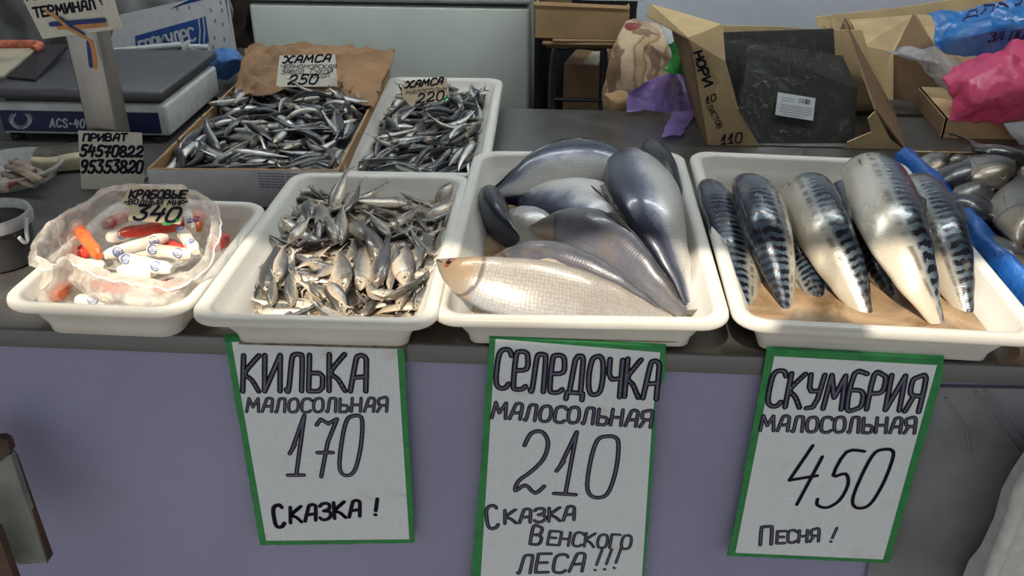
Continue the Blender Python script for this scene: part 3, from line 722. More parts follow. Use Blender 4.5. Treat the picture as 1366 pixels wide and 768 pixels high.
# ------------------------------------------------------------------ small fish, laid one on another
class Pile:
    """height field of a heap: every fish is laid on what is already there"""
    def __init__(s, base, cell=.004): s.h = {}; s.base = base; s.c = cell
    def get(s, x, y):
        k = (round(x/s.c), round(y/s.c)); return s.h.get(k, s.base(x, y))
    def lay(s, p, ang, L, W, T, sink=.35, lift=0.0):
        """centre xy, heading, length, width across, thickness -> (z of axis, slope)"""
        dx, dy = math.cos(ang), math.sin(ang); S = []
        for i in range(-4, 5):
            q = i/4*.46; ww = W*.5*max(.25, 1-abs(q)*1.5)
            hs = [s.get(p[0]+dx*q*L-dy*k*ww, p[1]+dy*q*L+dx*k*ww) for k in (-.8, 0, .8)]
            S.append((q*L, max(hs)*.6+sum(hs)/3*.4))
        b = (sum(h for _, h in S[6:])-sum(h for _, h in S[:3]))/3/(.46*L*1.65); b = max(-.45, min(.45, b))
        a = max(h-b*q for q, h in S)*.55+sum(h-b*q for q, h in S)/9*.45
        z = a+T*(.5-sink)+lift
        for i in range(-12, 13):
            q = i/12*.48; ww = W*.5*max(.15, 1-abs(q)*1.6)
            m = max(1, int(ww/s.c))
            for k in range(-m, m+1):
                x = p[0]+dx*q*L-dy*k*s.c; y = p[1]+dy*q*L+dx*k*s.c; kk = (round(x/s.c), round(y/s.c))
                top = z+b*q*L+T*.5*(1-(k*s.c/(ww+1e-6))**2*.8)
                if top > s.h.get(kk, s.base(x, y)): s.h[kk] = top
        return z, b

def small_variant(kind, H, Wd, bend, arch, mat, fin, n=20, m=12, tl=.17, fork=.5, one=False):
    """unit length fish: nose at +x, back at +z; returns [(part name, mesh object)] kept for copying"""
    pts = [Vector((.5-.84*t, bend*((2*t-1)**2-.4)*.5+bend*.25*t, arch*((2*t-1)**2-.4)*.5)) for t in (0, .25, .5, .75, 1)]
    fr, L = spine_frames(pts, n, 0); parts = []
    b = fish_rings(MB(), fr, kind, H, Wd, m)
    p, T, D, Lt = fr[-1]; ht, wt = PROF[kind]
    def eyes(mb):
        i = max(1, round(.085*n)); ff = fr[i]; u = i/n
        for sd in (1, -1):
            q = eye_mesh(ff[0]+ff[3]*(sd*ev(wt, u)*Wd/2*.86)+ff[2]*(ev(ht, u)*H/2*.2), ff[3]*sd, ff[1], H*.115)
            base = len(mb.v); mb.v += q.v; mb.uv += q.uv; mb.f += [tuple(base+k for k in f) for f in q.f]; mb.mi += [mb.cur+x for x in q.mi]
        return mb
    tf = tail_fin(MB(), p-T*.01, T, D, Lt, H*.95, tl, fork, .15, 3)
    if one:
        b.cur = 1; base = len(b.v); b.v += tf.v; b.uv += tf.uv; b.f += [tuple(base+k for k in f) for f in tf.f]; b.mi += [1]*len(tf.f)
        b.cur = 2; eyes(b)
        return [('body', b, [mat, fin, M['eye_iris'], M['eye_pupil']])]
    df = MB(); I = range(round(.46*n), round(.6*n)+1); hs = [H*.26*(1-.8*k/(len(I)-1)) for k in range(len(I))]
    ray_fin(df, [fr[i][0]+fr[i][2]*(ev(ht, i/n)*H/2*.96) for i in I], [(fr[i][2]*.5+fr[i][1]*.85).normalized() for i in I], hs, [fr[i][3] for i in I])
    return [('body', b, [mat]), ('tail_fin', tf, [fin]), ('dorsal_fin', df, [fin]), ('eye', eyes(MB()), [M['eye_iris'], M['eye_pupil']])]

class Kind:
    def __init__(s, variants):
        s.m = []
        for parts in variants:
            row = []
            for nm, mb, mats in parts:
                o = mb.build(nm, mats, None, origin=(0, 0, 0), smooth=70); row.append((nm, o.data)); bpy.data.objects.remove(o)
            s.m.append(row)
    def place(s, name, v, Mw, label, cat, group):
        row = s.m[v % len(s.m)]
        if len(row) == 1:
            o = bpy.data.objects.new(name, row[0][1]); col.objects.link(o); o.matrix_world = Mw
        else:
            o = bpy.data.objects.new(name, None); o.empty_display_size = .02; col.objects.link(o); o.matrix_world = Mw
            for nm, me in row:
                c = bpy.data.objects.new(nm, me); col.objects.link(c); c.parent = o
        o['label'] = label; o['category'] = cat
        if group: o['group'] = group
        return o
def fish_matrix(c, d, roll, L):
    d = d.normalized(); up = Vector((0, 0, 1)); lat = up.cross(d).normalized(); up = d.cross(lat)
    r = R(roll); z = up*math.cos(r)-lat*math.sin(r); y = z.cross(d)
    m = Matrix((d, y, z)).transposed().to_4x4()
    return Matrix.Translation(c) @ m @ Matrix.Scale(L, 4)

def heap(name, label, f, outline, mat, cat, zmin):
    """lumpy body of fish lying deeper in a container"""
    n = 46; xs = [p.x for p in outline]; ys = [p.y for p in outline]; a, b, c, d = outline   # FL FR BR BL
    rows = []; uvs = []
    for i in range(n+1):
        l = a.lerp(d, i/n); r = b.lerp(c, i/n)
        row = []
        for j in range(n+1):
            p = l.lerp(r, j/n); e = min(i, j, n-i, n-j)
            z = f(p.x, p.y)-.004+.006*mnoise.noise(Vector((p.x*70, p.y*70, 1)))
            if e == 0: z = zmin
            row.append(Vector((p.x, p.y, max(z, zmin))))
            uvs.append((i*.13, j*.17))
        rows.append(row)
    return tag(MB().grid(rows, False, uvs).build(name, mat, smooth=60), label, cat, kind='stuff')
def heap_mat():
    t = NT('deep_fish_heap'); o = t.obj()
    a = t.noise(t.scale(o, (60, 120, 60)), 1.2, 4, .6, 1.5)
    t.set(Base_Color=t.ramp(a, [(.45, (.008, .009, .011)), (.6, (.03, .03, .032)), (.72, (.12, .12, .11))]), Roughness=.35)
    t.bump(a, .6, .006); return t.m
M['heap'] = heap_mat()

# ---- sprats: every visible fish where the photo shows it (head, tail, rise of tail, side of the back, dark?)
def kz(x, y):
    t = max(0, min(1, (y-1.10)/.45)); return .920+.034*t+.008*math.sin(x*37)*math.sin(y*29)
def inside_heap(tr, W, L, lip, taper, m=.004):
    c, Mx = tr; hx, hy = W/2-lip-taper*.8-m, L/2-lip-taper*.8-m
    return [Vector((*(c+Mx@Vector((sx*hx, sy*hy, 0))).xy, 0)) for sx, sy in ((-1, -1), (1, -1), (1, 1), (-1, 1))]
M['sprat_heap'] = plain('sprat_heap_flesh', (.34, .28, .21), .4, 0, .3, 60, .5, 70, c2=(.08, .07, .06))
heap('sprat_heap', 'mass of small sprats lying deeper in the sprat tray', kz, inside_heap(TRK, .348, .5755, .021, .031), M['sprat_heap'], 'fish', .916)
sprat = Kind([small_variant('sprat', .235, .115, b, a, M['sprat'], M['fin_pale']) for b, a in ((0, 0), (.10, .03), (-.12, .02), (.22, 0), (-.05, -.06))] +
             [small_variant('sprat', .23, .13, b, a, M['sprat_dark'], M['fin']) for b, a in ((0, .05), (.15, -.1))])
SG = 'sprats heaped in the sprat tray'
DEF = 'small silver sprat lying in the heap in the sprat tray'
SP = [ # hx, hy, tx, ty, tail lift, side, variant, label
 (437, 262, 412, 250, .004, 1, 6, None), (404, 268, 414, 300, 0, 1, 5, 'sprat with a dark gaping head at the back left corner of the sprat tray'),
 (432, 265, 409, 247, .012, -1, 5, None), (440, 260, 419, 249, .008, 1, 1, None), (401, 296, 389, 274, .012, 1, 0, None),
 (382, 318, 418, 291, 0, 1, 0, 'round bellied sprat against the left wall of the sprat tray, head down left'),
 (428, 270, 427, 318, -.004, -1, 1, 'fat silver sprat head up near the back left of the sprat tray'),
 (395, 326, 424, 310, 0, -1, 2, None), (446, 316, 436, 282, 0, 1, 2, None),
 (446, 318, 391, 330, .004, 1, 6, 'black backed curved sprat across the left of the sprat tray'),
 (356, 396, 374, 318, .012, 1, 5, 'long dark sprat standing along the left wall of the sprat tray'), (370, 376, 379, 322, .01, -1, 0, None),
 (334, 408, 340, 358, .016, -1, 1, 'leftmost sprat of the tray, tail up against its left wall'), (361, 410, 366, 366, .012, 1, 1, None),
 (388, 404, 388, 360, 0, 1, 0, None), (432, 341, 391, 358, 0, -1, 3, None), (449, 354, 396, 368, 0, 1, 3, None), (450, 352, 412, 374, 0, -1, 2, None),
 (460, 391, 449, 326, .004, -1, 0, None), (437, 378, 468, 409, 0, 1, 4, None), (425, 394, 408, 374, 0, 1, 1, None), (422, 400, 440, 424, -.01, -1, 1, None),
 (480, 384, 487, 320, .004, 1, 0, None), (468, 356, 473, 316, .004, -1, 2, None), (505, 345, 487, 285, .004, 1, 2, None),
 (501, 379, 520, 310, .006, -1, 5, None), (526, 332, 519, 393, -.004, 1, 0, None), (539, 379, 540, 312, .008, -1, 1, None),
 (559, 325, 551, 374, -.002, 1, 4, None), (584, 342, 537, 311, .006, 1, 3, 'large pale sprat slanting at the right of the sprat tray, head down right'),
 (588, 340, 591, 301, .012, -1, 0, None), (566, 362, 590, 350, -.004, 1, 0, None), (490, 374, 516, 412, -.004, 1, 1, None), (474, 388, 496, 414, -.006, -1, 2, None),
 (552, 412, 580, 372, .004, 1, 0, None), (566, 412, 586, 376, .004, -1, 1, None),
 (512, 405, 585, 358, .006, -1, 2, 'long sprat at the front right of the sprat tray, pointing down left'),
 (449, 296, 490, 242, .022, -1, 2, 'brown backed sprat with its tail raised near the back wall of the sprat tray'),
 (440, 284, 465, 222, .040, 1, 1, 'sprat whose tail rises above the back rim of the sprat tray'),
 (474, 268, 523, 246, .016, 1, 3, None), (546, 272, 461, 266, .01, -1, 0, 'long pale sprat lying level across the back of the sprat tray'),
 (596, 256, 566, 232, .020, 1, 0, None), (580, 270, 613, 234, .022, 1, 4, 'curved sprat with its tail up at the back right corner of the sprat tray'),
 (577, 277, 525, 252, .010, 1, 0, 'sprat with a humped back and spread fins near the back of the sprat tray'),
 (568, 291, 614, 260, .012, 1, 2, None), (597, 308, 612, 262, .01, -1, 5, None), (516, 300, 565, 280, 0, 1, 3, None), (485, 286, 528, 291, -.002, -1, 1, None),
 (570, 309, 553, 284, .006, 1, 5, None), (520, 317, 489, 280, .006, 1, 0, None), (489, 322, 464, 280, .006, -1, 1, None), (453, 318, 458, 276, .006, 1, 0, None),
 (545, 297, 520, 306, 0, 1, 1, None), (531, 312, 556, 300, 0, 1, 6, None), (590, 293, 570, 298, 0, 1, 6, None), (582, 318, 566, 322, -.004, 1, 5, None),
]
pile = Pile(kz)
random.seed(11)
fill = [(random.uniform(370, 590), random.uniform(280, 420)) for _ in range(95)]
for i, (x, y) in enumerate(fill):                                   # lower layer, glimpsed between the others
    c = at(x, y, .93); c.x = max(-.455, min(-.235, c.x)); c.y = max(1.125, min(1.53, c.y)); a = random.uniform(0, 6.28); L = random.uniform(.10, .125)
    z, b = pile.lay(c, a, L*.7, L*.26, L*.12, .55)
    sprat.place('sprat', i % 5, fish_matrix(Vector((c.x, c.y, z)), Vector((math.cos(a), math.sin(a), b)), random.choice((-1, 1))*random.uniform(40, 95), L), DEF, 'fish', SG)
for i, (hx, hy, tx, ty, dz, side, var, lb) in enumerate(SP):
    zt = kz(*at((hx+tx)/2, (hy+ty)/2, .945).xy)+.012
    for _ in range(2):
        h = at(hx, hy, zt-dz*.25); t = at(tx, ty, zt+dz); c = (h+t)/2; d = h-t; L = d.length
        if _ == 0:
            z, b = pile.lay(c, math.atan2(d.y, d.x), L, L*.24, L*.12, .30); zt = .4*zt+.6*z if dz else z
    d.z += b*d.xy.length*(0 if dz > .008 else .7)
    sprat.place('sprat', var, fish_matrix((h+t)/2, d, side*random.uniform(46, 82), L), lb or DEF, 'fish', None if lb else SG)

# ---- anchovies
anch = Kind([small_variant('anchovy', .165, .115, b, a, M['anchovy'], M['fin_dark'], 18, 10, .13, .55, True) for b, a in ((0, 0), (.16, .02), (-.16, .03), (.34, 0), (-.32, .02), (.06, -.08))])
def scatter(kind, nm, base, inside, n, Lr, angf, label, group, seed, sink=.4):
    rng = random.Random(seed); pl = Pile(base); made = []; tries = 0
    while len(made) < n and tries < n*60:
        tries += 1
        p = inside(rng)
        if p is None: continue
        if made and min((p-q).length for q in made[-60:]) < .012: continue
        L = rng.uniform(*Lr); ok = False
        for k in range(7):
            a = angf(rng, p) if k < 4 else rng.uniform(0, 6.28)
            if all(inside(None, p+Vector((math.cos(a), math.sin(a), 0))*(s*L)) for s in (-.42, .40)): ok = True; break
        if not ok: continue
        made.append(p)
        z, b = pl.lay(p, a, L*.85, L*.17, L*.10, sink)
        kind.place(nm, rng.randrange(6), fish_matrix(Vector((p.x, p.y, z)), Vector((math.cos(a), math.sin(a), b)), rng.choice((-1, 1))*rng.choice((rng.gauss(78, 14), rng.gauss(38, 18), rng.gauss(105, 12))), L), label, 'fish', group)
    return pl
def in_quad(q, m=.01):
    a, b, c, d = q
    def f(rng, e=None):
        if rng is not None:
            u, v = rng.uniform(.02, .98), rng.uniform(.02, .98); return a.lerp(b, u).lerp(d.lerp(c, u), v)
        for s, t in ((a, b), (b, c), (c, d), (d, a)):
            if (t-s).xy.to_3d().cross((e-s).xy.to_3d()).z < 0: return False
        return True
    return f

# ------------------------------------------------------------------ anchovies: rear tray and cardboard box
def lerp4(q, u, v): return q[0].lerp(q[1], u).lerp(q[3].lerp(q[2], u), v)
c0, M0 = TRA
_L = ((_q[3]-_q[0]).length+(_q[2]-_q[1]).length)/2
qa = inside_heap(TRA, .312, _L, .021, .031, -.004)
def az(x, y): return .930+.006*math.sin(x*30+1)*math.sin(y*23)
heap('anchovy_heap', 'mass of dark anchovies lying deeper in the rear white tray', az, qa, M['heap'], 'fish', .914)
scatter(anch, 'anchovy', az, in_quad(qa), 170, (.115, .148), lambda r, p: r.choice((0, math.pi))+r.gauss(.62, .5) if r.random() < .8 else r.uniform(0, 6.28),
        'slim dark backed anchovy in the rear white tray', 'anchovies in the rear white tray', 3)

# cardboard box of dry salted anchovies
bf = [at(196, 225, .985), at(452, 227, .985)]
bb = [at(330, 96, .985), at(520, 92, .985)]
FL, FR, BR, BL = bf[0], bf[1], bb[1], bb[0]
box = thing('cardboard_box', 'low cardboard box of dry salted anchovies with a white printed front', 'box', ((FL.x+FR.x)/2, (FL.y+BR.y)/2, ZC))
def wall(a, b, z0, z1, th, inward):
    return [Vector((a.x, a.y, z0)), Vector((b.x, b.y, z0)), Vector((b.x, b.y, z1)), Vector((a.x, a.y, z1))], inward*th
bot = ZC+.001
for nm, a, b in (('side_wall', BL, FL), ('side_wall', FR, BR), ('back_wall', BR, BL)):
    d = (b-a).normalized(); inn = Vector((-d.y, d.x, 0))*.005
    P, off = wall(a, b, bot, .985, .005, inn.normalized()); MB().prism(rough_poly(P, .05, .0008, 3) if nm != 'back_wall' else P, off).build(nm, M['kraft'], box, smooth=0)
d = (FR-FL).normalized(); inn = Vector((-d.y, d.x, 0))
P, off = wall(FL, FR, bot, .985, .005, inn); MB().prism(P, off).build('front_wall', M['kraft'], box, smooth=0)
e = -inn*.0012
P = [p+e for p in (Vector((FL.x, FL.y, bot+.002)), Vector((FR.x, FR.y, bot+.002)), Vector((FR.x, FR.y, .9835)), Vector((FL.x, FL.y, .9835)))]
MB().prism(P, inn*.001).build('white_front', M['carton_white'], box, smooth=0)
MB().prism([Vector((p.x, p.y, bot)) for p in (FL, FR, BR, BL)], (0, 0, .004)).build('base', M['kraft'], box, smooth=0)
# printed small lines on the box front
P0 = FL-inn*.0018; mb = MB(); rng = random.Random(4)
for bx0, bx1 in ((344, 379), (382, 398)):
    for k in range(6):
        y = 231+k*3.6; x = bx0+(k*.6); 
        while x < bx1:
            w = rng.uniform(3, 8); p = [atp(xx, y+.03*(xx-344), P0, inn) for xx in (x, min(bx1, x+w))]; mb.strokes([p], .0018, -inn); x += w+1.6
mb.build('small_print', M['ink_pale'], box, smooth=0, recalc=False)
def bz(x, y):
    t = max(0, min(1, (y-1.6)/.7)); return .956+.012*math.sin(t*3.0)+.006*math.sin(x*33)*math.sin(y*21)
ins = lambda p, q, r, s: [lerp4((p, q, r, s), u, v) for u, v in ((.03, .012), (.97, .012), (.965, .90), (.035, .90))]
qb = ins(FL, FR, BR, BL)
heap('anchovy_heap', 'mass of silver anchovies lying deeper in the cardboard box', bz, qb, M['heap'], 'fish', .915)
scatter(anch, 'anchovy', bz, in_quad(qb), 200, (.118, .155), lambda r, p: r.uniform(0, 6.28) if r.random() < .45 else r.choice((0, math.pi))+r.gauss(.35, .9),
        'small silver anchovy in the heap in the cardboard box', 'anchovies in the cardboard box', 5)

def crumpled(rows_px, n=26, m=16, amp=.006, fr=22, seed=0, sharp=1.0):
    """sheet through rows of (px, py, z) or 3D points, crumpled"""
    R_ = [[p if isinstance(p, Vector) else at(*p) for p in r] for r in rows_px]
    rows = [catmull(r, max(2, n//(len(r)-1))) for r in R_]
    colsn = len(rows[0]); out = []
    cols = [catmull([r[j] for r in rows], max(2, m//max(1, len(rows)-1))) for j in range(colsn)]
    for i in range(len(cols[0])):
        row = []
        for j in range(colsn):
            p = cols[j][i]; v = Vector((p.x*fr, p.y*fr, p.z*fr+seed))
            q = mnoise.noise_vector(v)*amp + mnoise.noise_vector(v*2.3)*amp*.5
            rid = abs(mnoise.noise(v*1.4+Vector((5, 5, 5))))
            row.append(p+q+Vector((0, 0, 1))*(rid*amp*sharp))
        out.append(row)
    return out
# brown paper liner turned over the back of the box
rows = [[(312, 132, .985), (330, 128, .99), (352, 130, .992), (400, 120, .99), (450, 134, .985), (500, 146, .985)],
        [(318, 104, 1.0), (336, 92, 1.015), (360, 96, 1.012), (410, 96, 1.01), (460, 110, 1.005), (508, 118, .995)],
        [(326, 72, 1.02), (350, 68, 1.03), (380, 72, 1.03), (420, 74, 1.03), (470, 78, 1.028), (526, 76, 1.015)],
        [(345, 62, 1.02), (362, 66, 1.02), (390, 64, 1.02), (425, 62, 1.02), (470, 68, 1.02), (522, 72, 1.0)],
        [(352, 74, .985), (372, 74, .985), (400, 74, .985), (440, 76, .985), (480, 78, .985), (520, 80, .985)]]
tag(MB().grid(crumpled(rows, 56, 40, .008, 19, 1, 2.6)).build('paper_liner', M['liner'], smooth=30, mods=SOL(.001)), 'crumpled brown paper liner folded over the back edge of the anchovy box', 'paper')

# ------------------------------------------------------------------ small price tags
def card_tag(name, label, corners, P, n, lines, mat, th=.0012, seed=0, parent_loc=None, extra=None):
    n = Vector(n).normalized(); pts = [atp(x, y, P, n) for x, y in corners]
    o = thing(name, label, 'sign', (sum((p.x for p in pts))/len(pts), sum((p.y for p in pts))/len(pts), min(p.z for p in pts)))
    nn = n if n.dot(CAMP-P) > 0 else -n
    MB().prism(pts, -nn*th).build('card', mat, o, smooth=0)
    w = write(o, lines, (P+nn*.0002, n))
    return o, pts, nn
P = at(442, 116, 1.003)
card_tag('price_tag', 'white handwritten price tag 250 propped on the brown paper in the anchovy box', [(368, 116), (450, 115), (447, 73), (373, 74)], P, (0.02, -.86, .5),
   [('хАМСА', 377, 84, 440, 82, 9, .35, .0046, False), ('ЧЕРНОМОРСКАЯ', 374, 91.5, 448, 91.5, 5.2, .3, 0.0015, False), ('ЗАВОД. СУХОЙ', 375, 98.5, 443, 98, 5.2, .3, 0.0015, False), ('ПОСОЛ', 411, 104.5, 439, 103, 5, .3, 0.0015, False), ('250', 384, 113, 423, 111.5, 12, .25, .0046, False)], M['tag_paper'])
P = at(570, 140, .972)
o, pts, nn = card_tag('price_tag', 'yellowed handwritten price tag 220 standing in the rear anchovy tray', [(544, 138), (549, 142), (600, 130), (596, 104), (550, 109), (535, 112), (537, 128)], P, (0.05, -.9, .45),
   [('хАМСА', 540, 117.5, 590, 112, 8.5, .4, .0042, False), ('МАЛОСОЛЬН', 541, 126.5, 595, 120.5, 5, .4, .0014, False), ('220', 556, 138, 592, 133.5, 12, .2, .0040, False)], M['tag_kraft'])
n = nn; MB().strokes([[atp(x, y, P+nn*.0006, n) for x, y in q] for q in (((590, 133), (598, 130)), ((592, 135), (597, 128)))], .004, n).build('green_mark', M['green'], o, smooth=0)

# ------------------------------------------------------------------ scale with weighing plate
M['scale_white'] = plain('scale_housing', (.56, .60, .60), .45, var=.08)
M['navy'] = plain('navy_label', (.012, .02, .085), .3, var=.2, sc=40)
M['label_white'] = plain('white_label_print', (.50, .53, .56), .5, var=.05)
M['plate'] = steel('worn_steel_plate', (.17, .17, .185), .5, (3, 60, 3))
A0 = at(229, 187, .908); ang = R(1.0); ux = Vector((math.cos(ang), math.sin(ang), 0)); uy = Vector((-ux.y, ux.x, 0))
SX, SY = .40, .35
sc = thing('shop_scale', 'market weighing scale with navy front label and dark steel plate', 'scale', A0-ux*SX/2+uy*SY/2)
Mx = Matrix((ux, uy, Vector((0, 0, 1)))).transposed()
cen = A0-ux*SX/2+uy*SY/2
MB().box(cen+Vector((0, 0, .046)), (SX, SY, .075), Mx, .008).build('housing', M['scale_white'], sc)
MB().box(cen+Vector((0, 0, .088)), (SX-.03, SY-.03, .010), Mx, .003).build('plate_support', M['black'], sc)
MB().box(cen+Vector((-.004, .01, .106)), (SX+.004, SY+.03, .024), Mx, .008).build('weighing_plate', M['plate'], sc)
for sx in (-1, 1):
    for sy in (-1, 1):
        MB().lathe(cen+ux*sx*.17+uy*sy*.17, [(.001, -.003), (.014, -.003), (.016, .004), (.015, .010)], 16).build('foot', M['black'], sc)
fp = A0-uy*.0012; fl = MB().prism([fp-ux*(SX-.004)+Vector((0, 0, .016)), fp-ux*.020+Vector((0, 0, .016)), fp-ux*.020+Vector((0, 0, .066)), fp-ux*(SX-.004)+Vector((0, 0, .066))], uy*.001).build('front_label', M['navy'], sc, smooth=0)
pl = (fp-uy*.0002, -uy)
mb = MB(); mb.strokes([[p-uy*.0004 for p in q] for q in text_px('ACS-40', 67, 169, 113, 170, 10.5, 0, .28, 0, pl)], .0042, -uy)
mb.build('model_lettering', M['label_white'], fl, smooth=0, recalc=False)
mb = MB()                                                           # laurel wreath mark
for sg in (-1, 1):
    arc = [(27.5+sg*12*math.sin(t), 162-10*math.cos(t)) for t in [R(k) for k in range(180, 30, -15)]]
    mb.strokes([[atp(x, y, *pl)-uy*.0004 for x, y in arc]], .0010, -uy)
    for x, y in arc[1:]:
        for dx, dy in ((3.2*sg, -3), (-2.2*sg, -3.6)):
            mb.strokes([[atp(x, y, *pl)-uy*.0004, atp(x+dx, y+dy, *pl)-uy*.0004]], .0024, -uy)
mb.build('wreath_mark', M['label_white'], fl, smooth=0, recalc=False)

# steel post standing before the scale, with the card hung on it
pb = at(160, 240, ZC); pb.z = ZC
post = thing('sign_post', 'flat brushed steel post standing on the counter before the scale', 'post', pb)
MB().box(pb+Vector((.0, 0, .205)), (.066, .050, .41), Matrix.Rotation(R(-3), 3, 'Z'), .004).build('post', M['steel_post'], post)
MB().box(pb+Vector((.0, 0, .003)), (.11, .09, .006), Matrix.Rotation(R(-3), 3, 'Z'), .002).build('foot_plate', M['steel_post'], post)
P = pb+Vector((0, -.052, .30)); n = Vector((.06, -.985, .16))
o, pts, nn = card_tag('hanging_card', 'white handwritten card tied on the steel post at the top left', [(57, 52), (163, 38), (149, -14), (27, -8)], P, n,
   [('КАРТОЧКА', 36, 1, 132, -11, 10, .1, .0030, False), ('ТЕРМИНАЛ', 47, 23.5, 128, 11.5, 12.5, -.12, .0042, False), ('!', 136, 6, 138, 5, 12, -.1, .0034, False)], M['tag_paper'])
M['ribbon_blue'] = plain('dark_blue_ribbon', (.012, .03, .16), .6); M['ribbon_orange'] = plain('orange_ribbon', (.55, .24, .08), .6)
rb = thing('ribbon', 'blue and orange ribbon tying the card to the steel post', 'ribbon', P)
def band(name, mat, path, w, lift):
    mb = MB(); mb.strokes([[atp(x, y, P+nn*lift, n) for x, y in path]], w, nn)
    mb.build(name, mat, rb, smooth=0, mods=[('SOLIDIFY', {'thickness': .0008, 'offset': 0})])
band('blue_half', M['ribbon_blue'], [(68, 32.5), (100, 30), (139, 27)], .0085, .003); band('orange_half', M['ribbon_orange'], [(78, 36.5), (100, 36), (140, 33)], .0085, .0026)
band('orange_half', M['ribbon_orange'], [(62, 15), (76, 24), (92, 38), (116, 51), (122, 56)], .006, .0045); band('blue_half', M['ribbon_blue'], [(80, 24), (96, 36), (112, 46)], .006, .004)
band('blue_half', M['ribbon_blue'], [(118, 56), (119.5, 72), (121.5, 88)], .008, .002); band('orange_half', M['ribbon_orange'], [(122, 56), (126, 72), (127.5, 90)], .009, .0024)
P = pb+Vector((0, -.052, .0)); 
card_tag('price_tag', 'white handwritten number card leaning against the foot of the steel post', [(109, 257), (192, 244), (189, 177), (104, 174)], P, (.02, -.98, .14),
   [('ПРИВАТ', 111, 188, 169, 187.5, 9, .15, .0042, False), ('54570822', 107, 208, 190, 209, 14, .1, .0056, False), ('95353820', 108, 230, 190, 230, 16, .12, .0056, False)], M['tag_paper'])

# ------------------------------------------------------------------ crab sticks in a clear bag
def stick_mat():
    t = NT('crab_stick_wrap'); uvv, u, v = t.uv()
    rn = t.rnd()
    shift = t.math('FRACT', t.math('ADD', v, t.math('MULTIPLY', rn, 7.0)))
    red = t.math('MULTIPLY', t.math('LESS_THAN', t.math('ABSOLUTE', t.math('SUBTRACT', shift, .5)), .17), 1.0)
    o = t.obj(); n = t.noise(o, 35, 3)
    t.set(Base_Color=t.mix(red, t.ramp(n, [(.3, (.66, .58, .48)), (.7, (.80, .75, .66))]), t.ramp(n, [(.3, (.50, .05, .025)), (.7, (.68, .15, .06))])), Roughness=.3)
    t.p.inputs['Coat Weight'].default_value = .5
    t.bump(n, .3, .003); return t.m
M['stick'] = stick_mat()
M['stick_white'] = plain('white_crab_stick_wrap', (.80, .75, .66), .3, var=.08, sc=40, bump=.3, bsc=60)
M['stick_red'] = plain('red_crab_stick_wrap', (.50, .045, .03), .3, var=.25, sc=40, bump=.3, bsc=60)
M['stick_orange'] = plain('orange_crab_stick_wrap', (.75, .16, .04), .3, var=.25, sc=40, bump=.3, bsc=60)
M['emblem'] = plain('blue_round_print', (.05, .12, .42), .35, var=.1)
CS = [(101, 300, 132, 342, 1.000, 'stick_orange', 'orange crab stick standing out at the left of the bag', 0),
 (140, 341, 223, 316, .995, 'stick_white', 'white crab stick with round blue emblems lying across the middle of the bag', 1),
 (162, 344, 230, 360, .990, 'stick_white', 'white crab stick with blue emblems below the crossing one in the bag', 1),
 (160, 311, 250, 299, .985, 'stick_red', 'long red crab stick just under the price tag in the bag', 0),
 (138, 302, 170, 288, .985, 'stick_red', 'short red crab stick end left of the price tag in the bag', 0),
 (143, 318, 175, 310, .978, 'stick_white', 'white crab stick end under the red ones at the left of the bag', 1),
 (198, 332, 256, 340, .985, 'stick', 'white crab stick with an orange underside at the right of the bag', 1),
 (240, 306, 262, 336, .990, 'stick_white', 'white crab stick slanting along the right edge of the bag opening', 1),
 (214, 322, 246, 336, .975, 'stick_red', 'dark red crab stick deep in the right of the bag', 0),
 (158, 359, 203, 366, .978, 'stick_white', 'small white crab stick end at the front of the bag opening', 0),
 (247, 281, 257, 308, .985, 'stick_white', 'white crab stick upright behind the price tag in the bag', 1),
 (266, 280, 262, 306, .985, 'stick_orange', 'orange crab stick at the back right of the bag', 1),
 (283, 332, 302, 316, .972, 'stick_red', 'red crab stick seen through the bag at its right side', 0),
 (93, 334, 122, 337, .970, 'stick_red', 'small red crab stick end at the left of the bag', 0),
 (104, 352, 140, 356, .955, 'stick_white', 'crab stick seen dimly through the left front of the bag', 0),
 (72, 398, 92, 380, .945, 'stick_orange', 'orange crab stick low in the front left corner of the bag', 0),
 (100, 401, 150, 398, .930, 'stick_white', 'white crab stick low at the front of the bag, left one', 1),
 (168, 404, 222, 400, .930, 'stick_white', 'white crab stick low at the front of the bag, right one', 1),
 (205, 385, 248, 376, .945, 'stick_red', 'red crab stick low at the front right of the bag', 0),
 (120, 380, 175, 385, .940, 'stick_red', 'red crab stick low in the middle of the bag', 0),
 (150, 330, 215, 335, .955, 'stick', 'half red crab stick at the bottom of the bag', 0)]
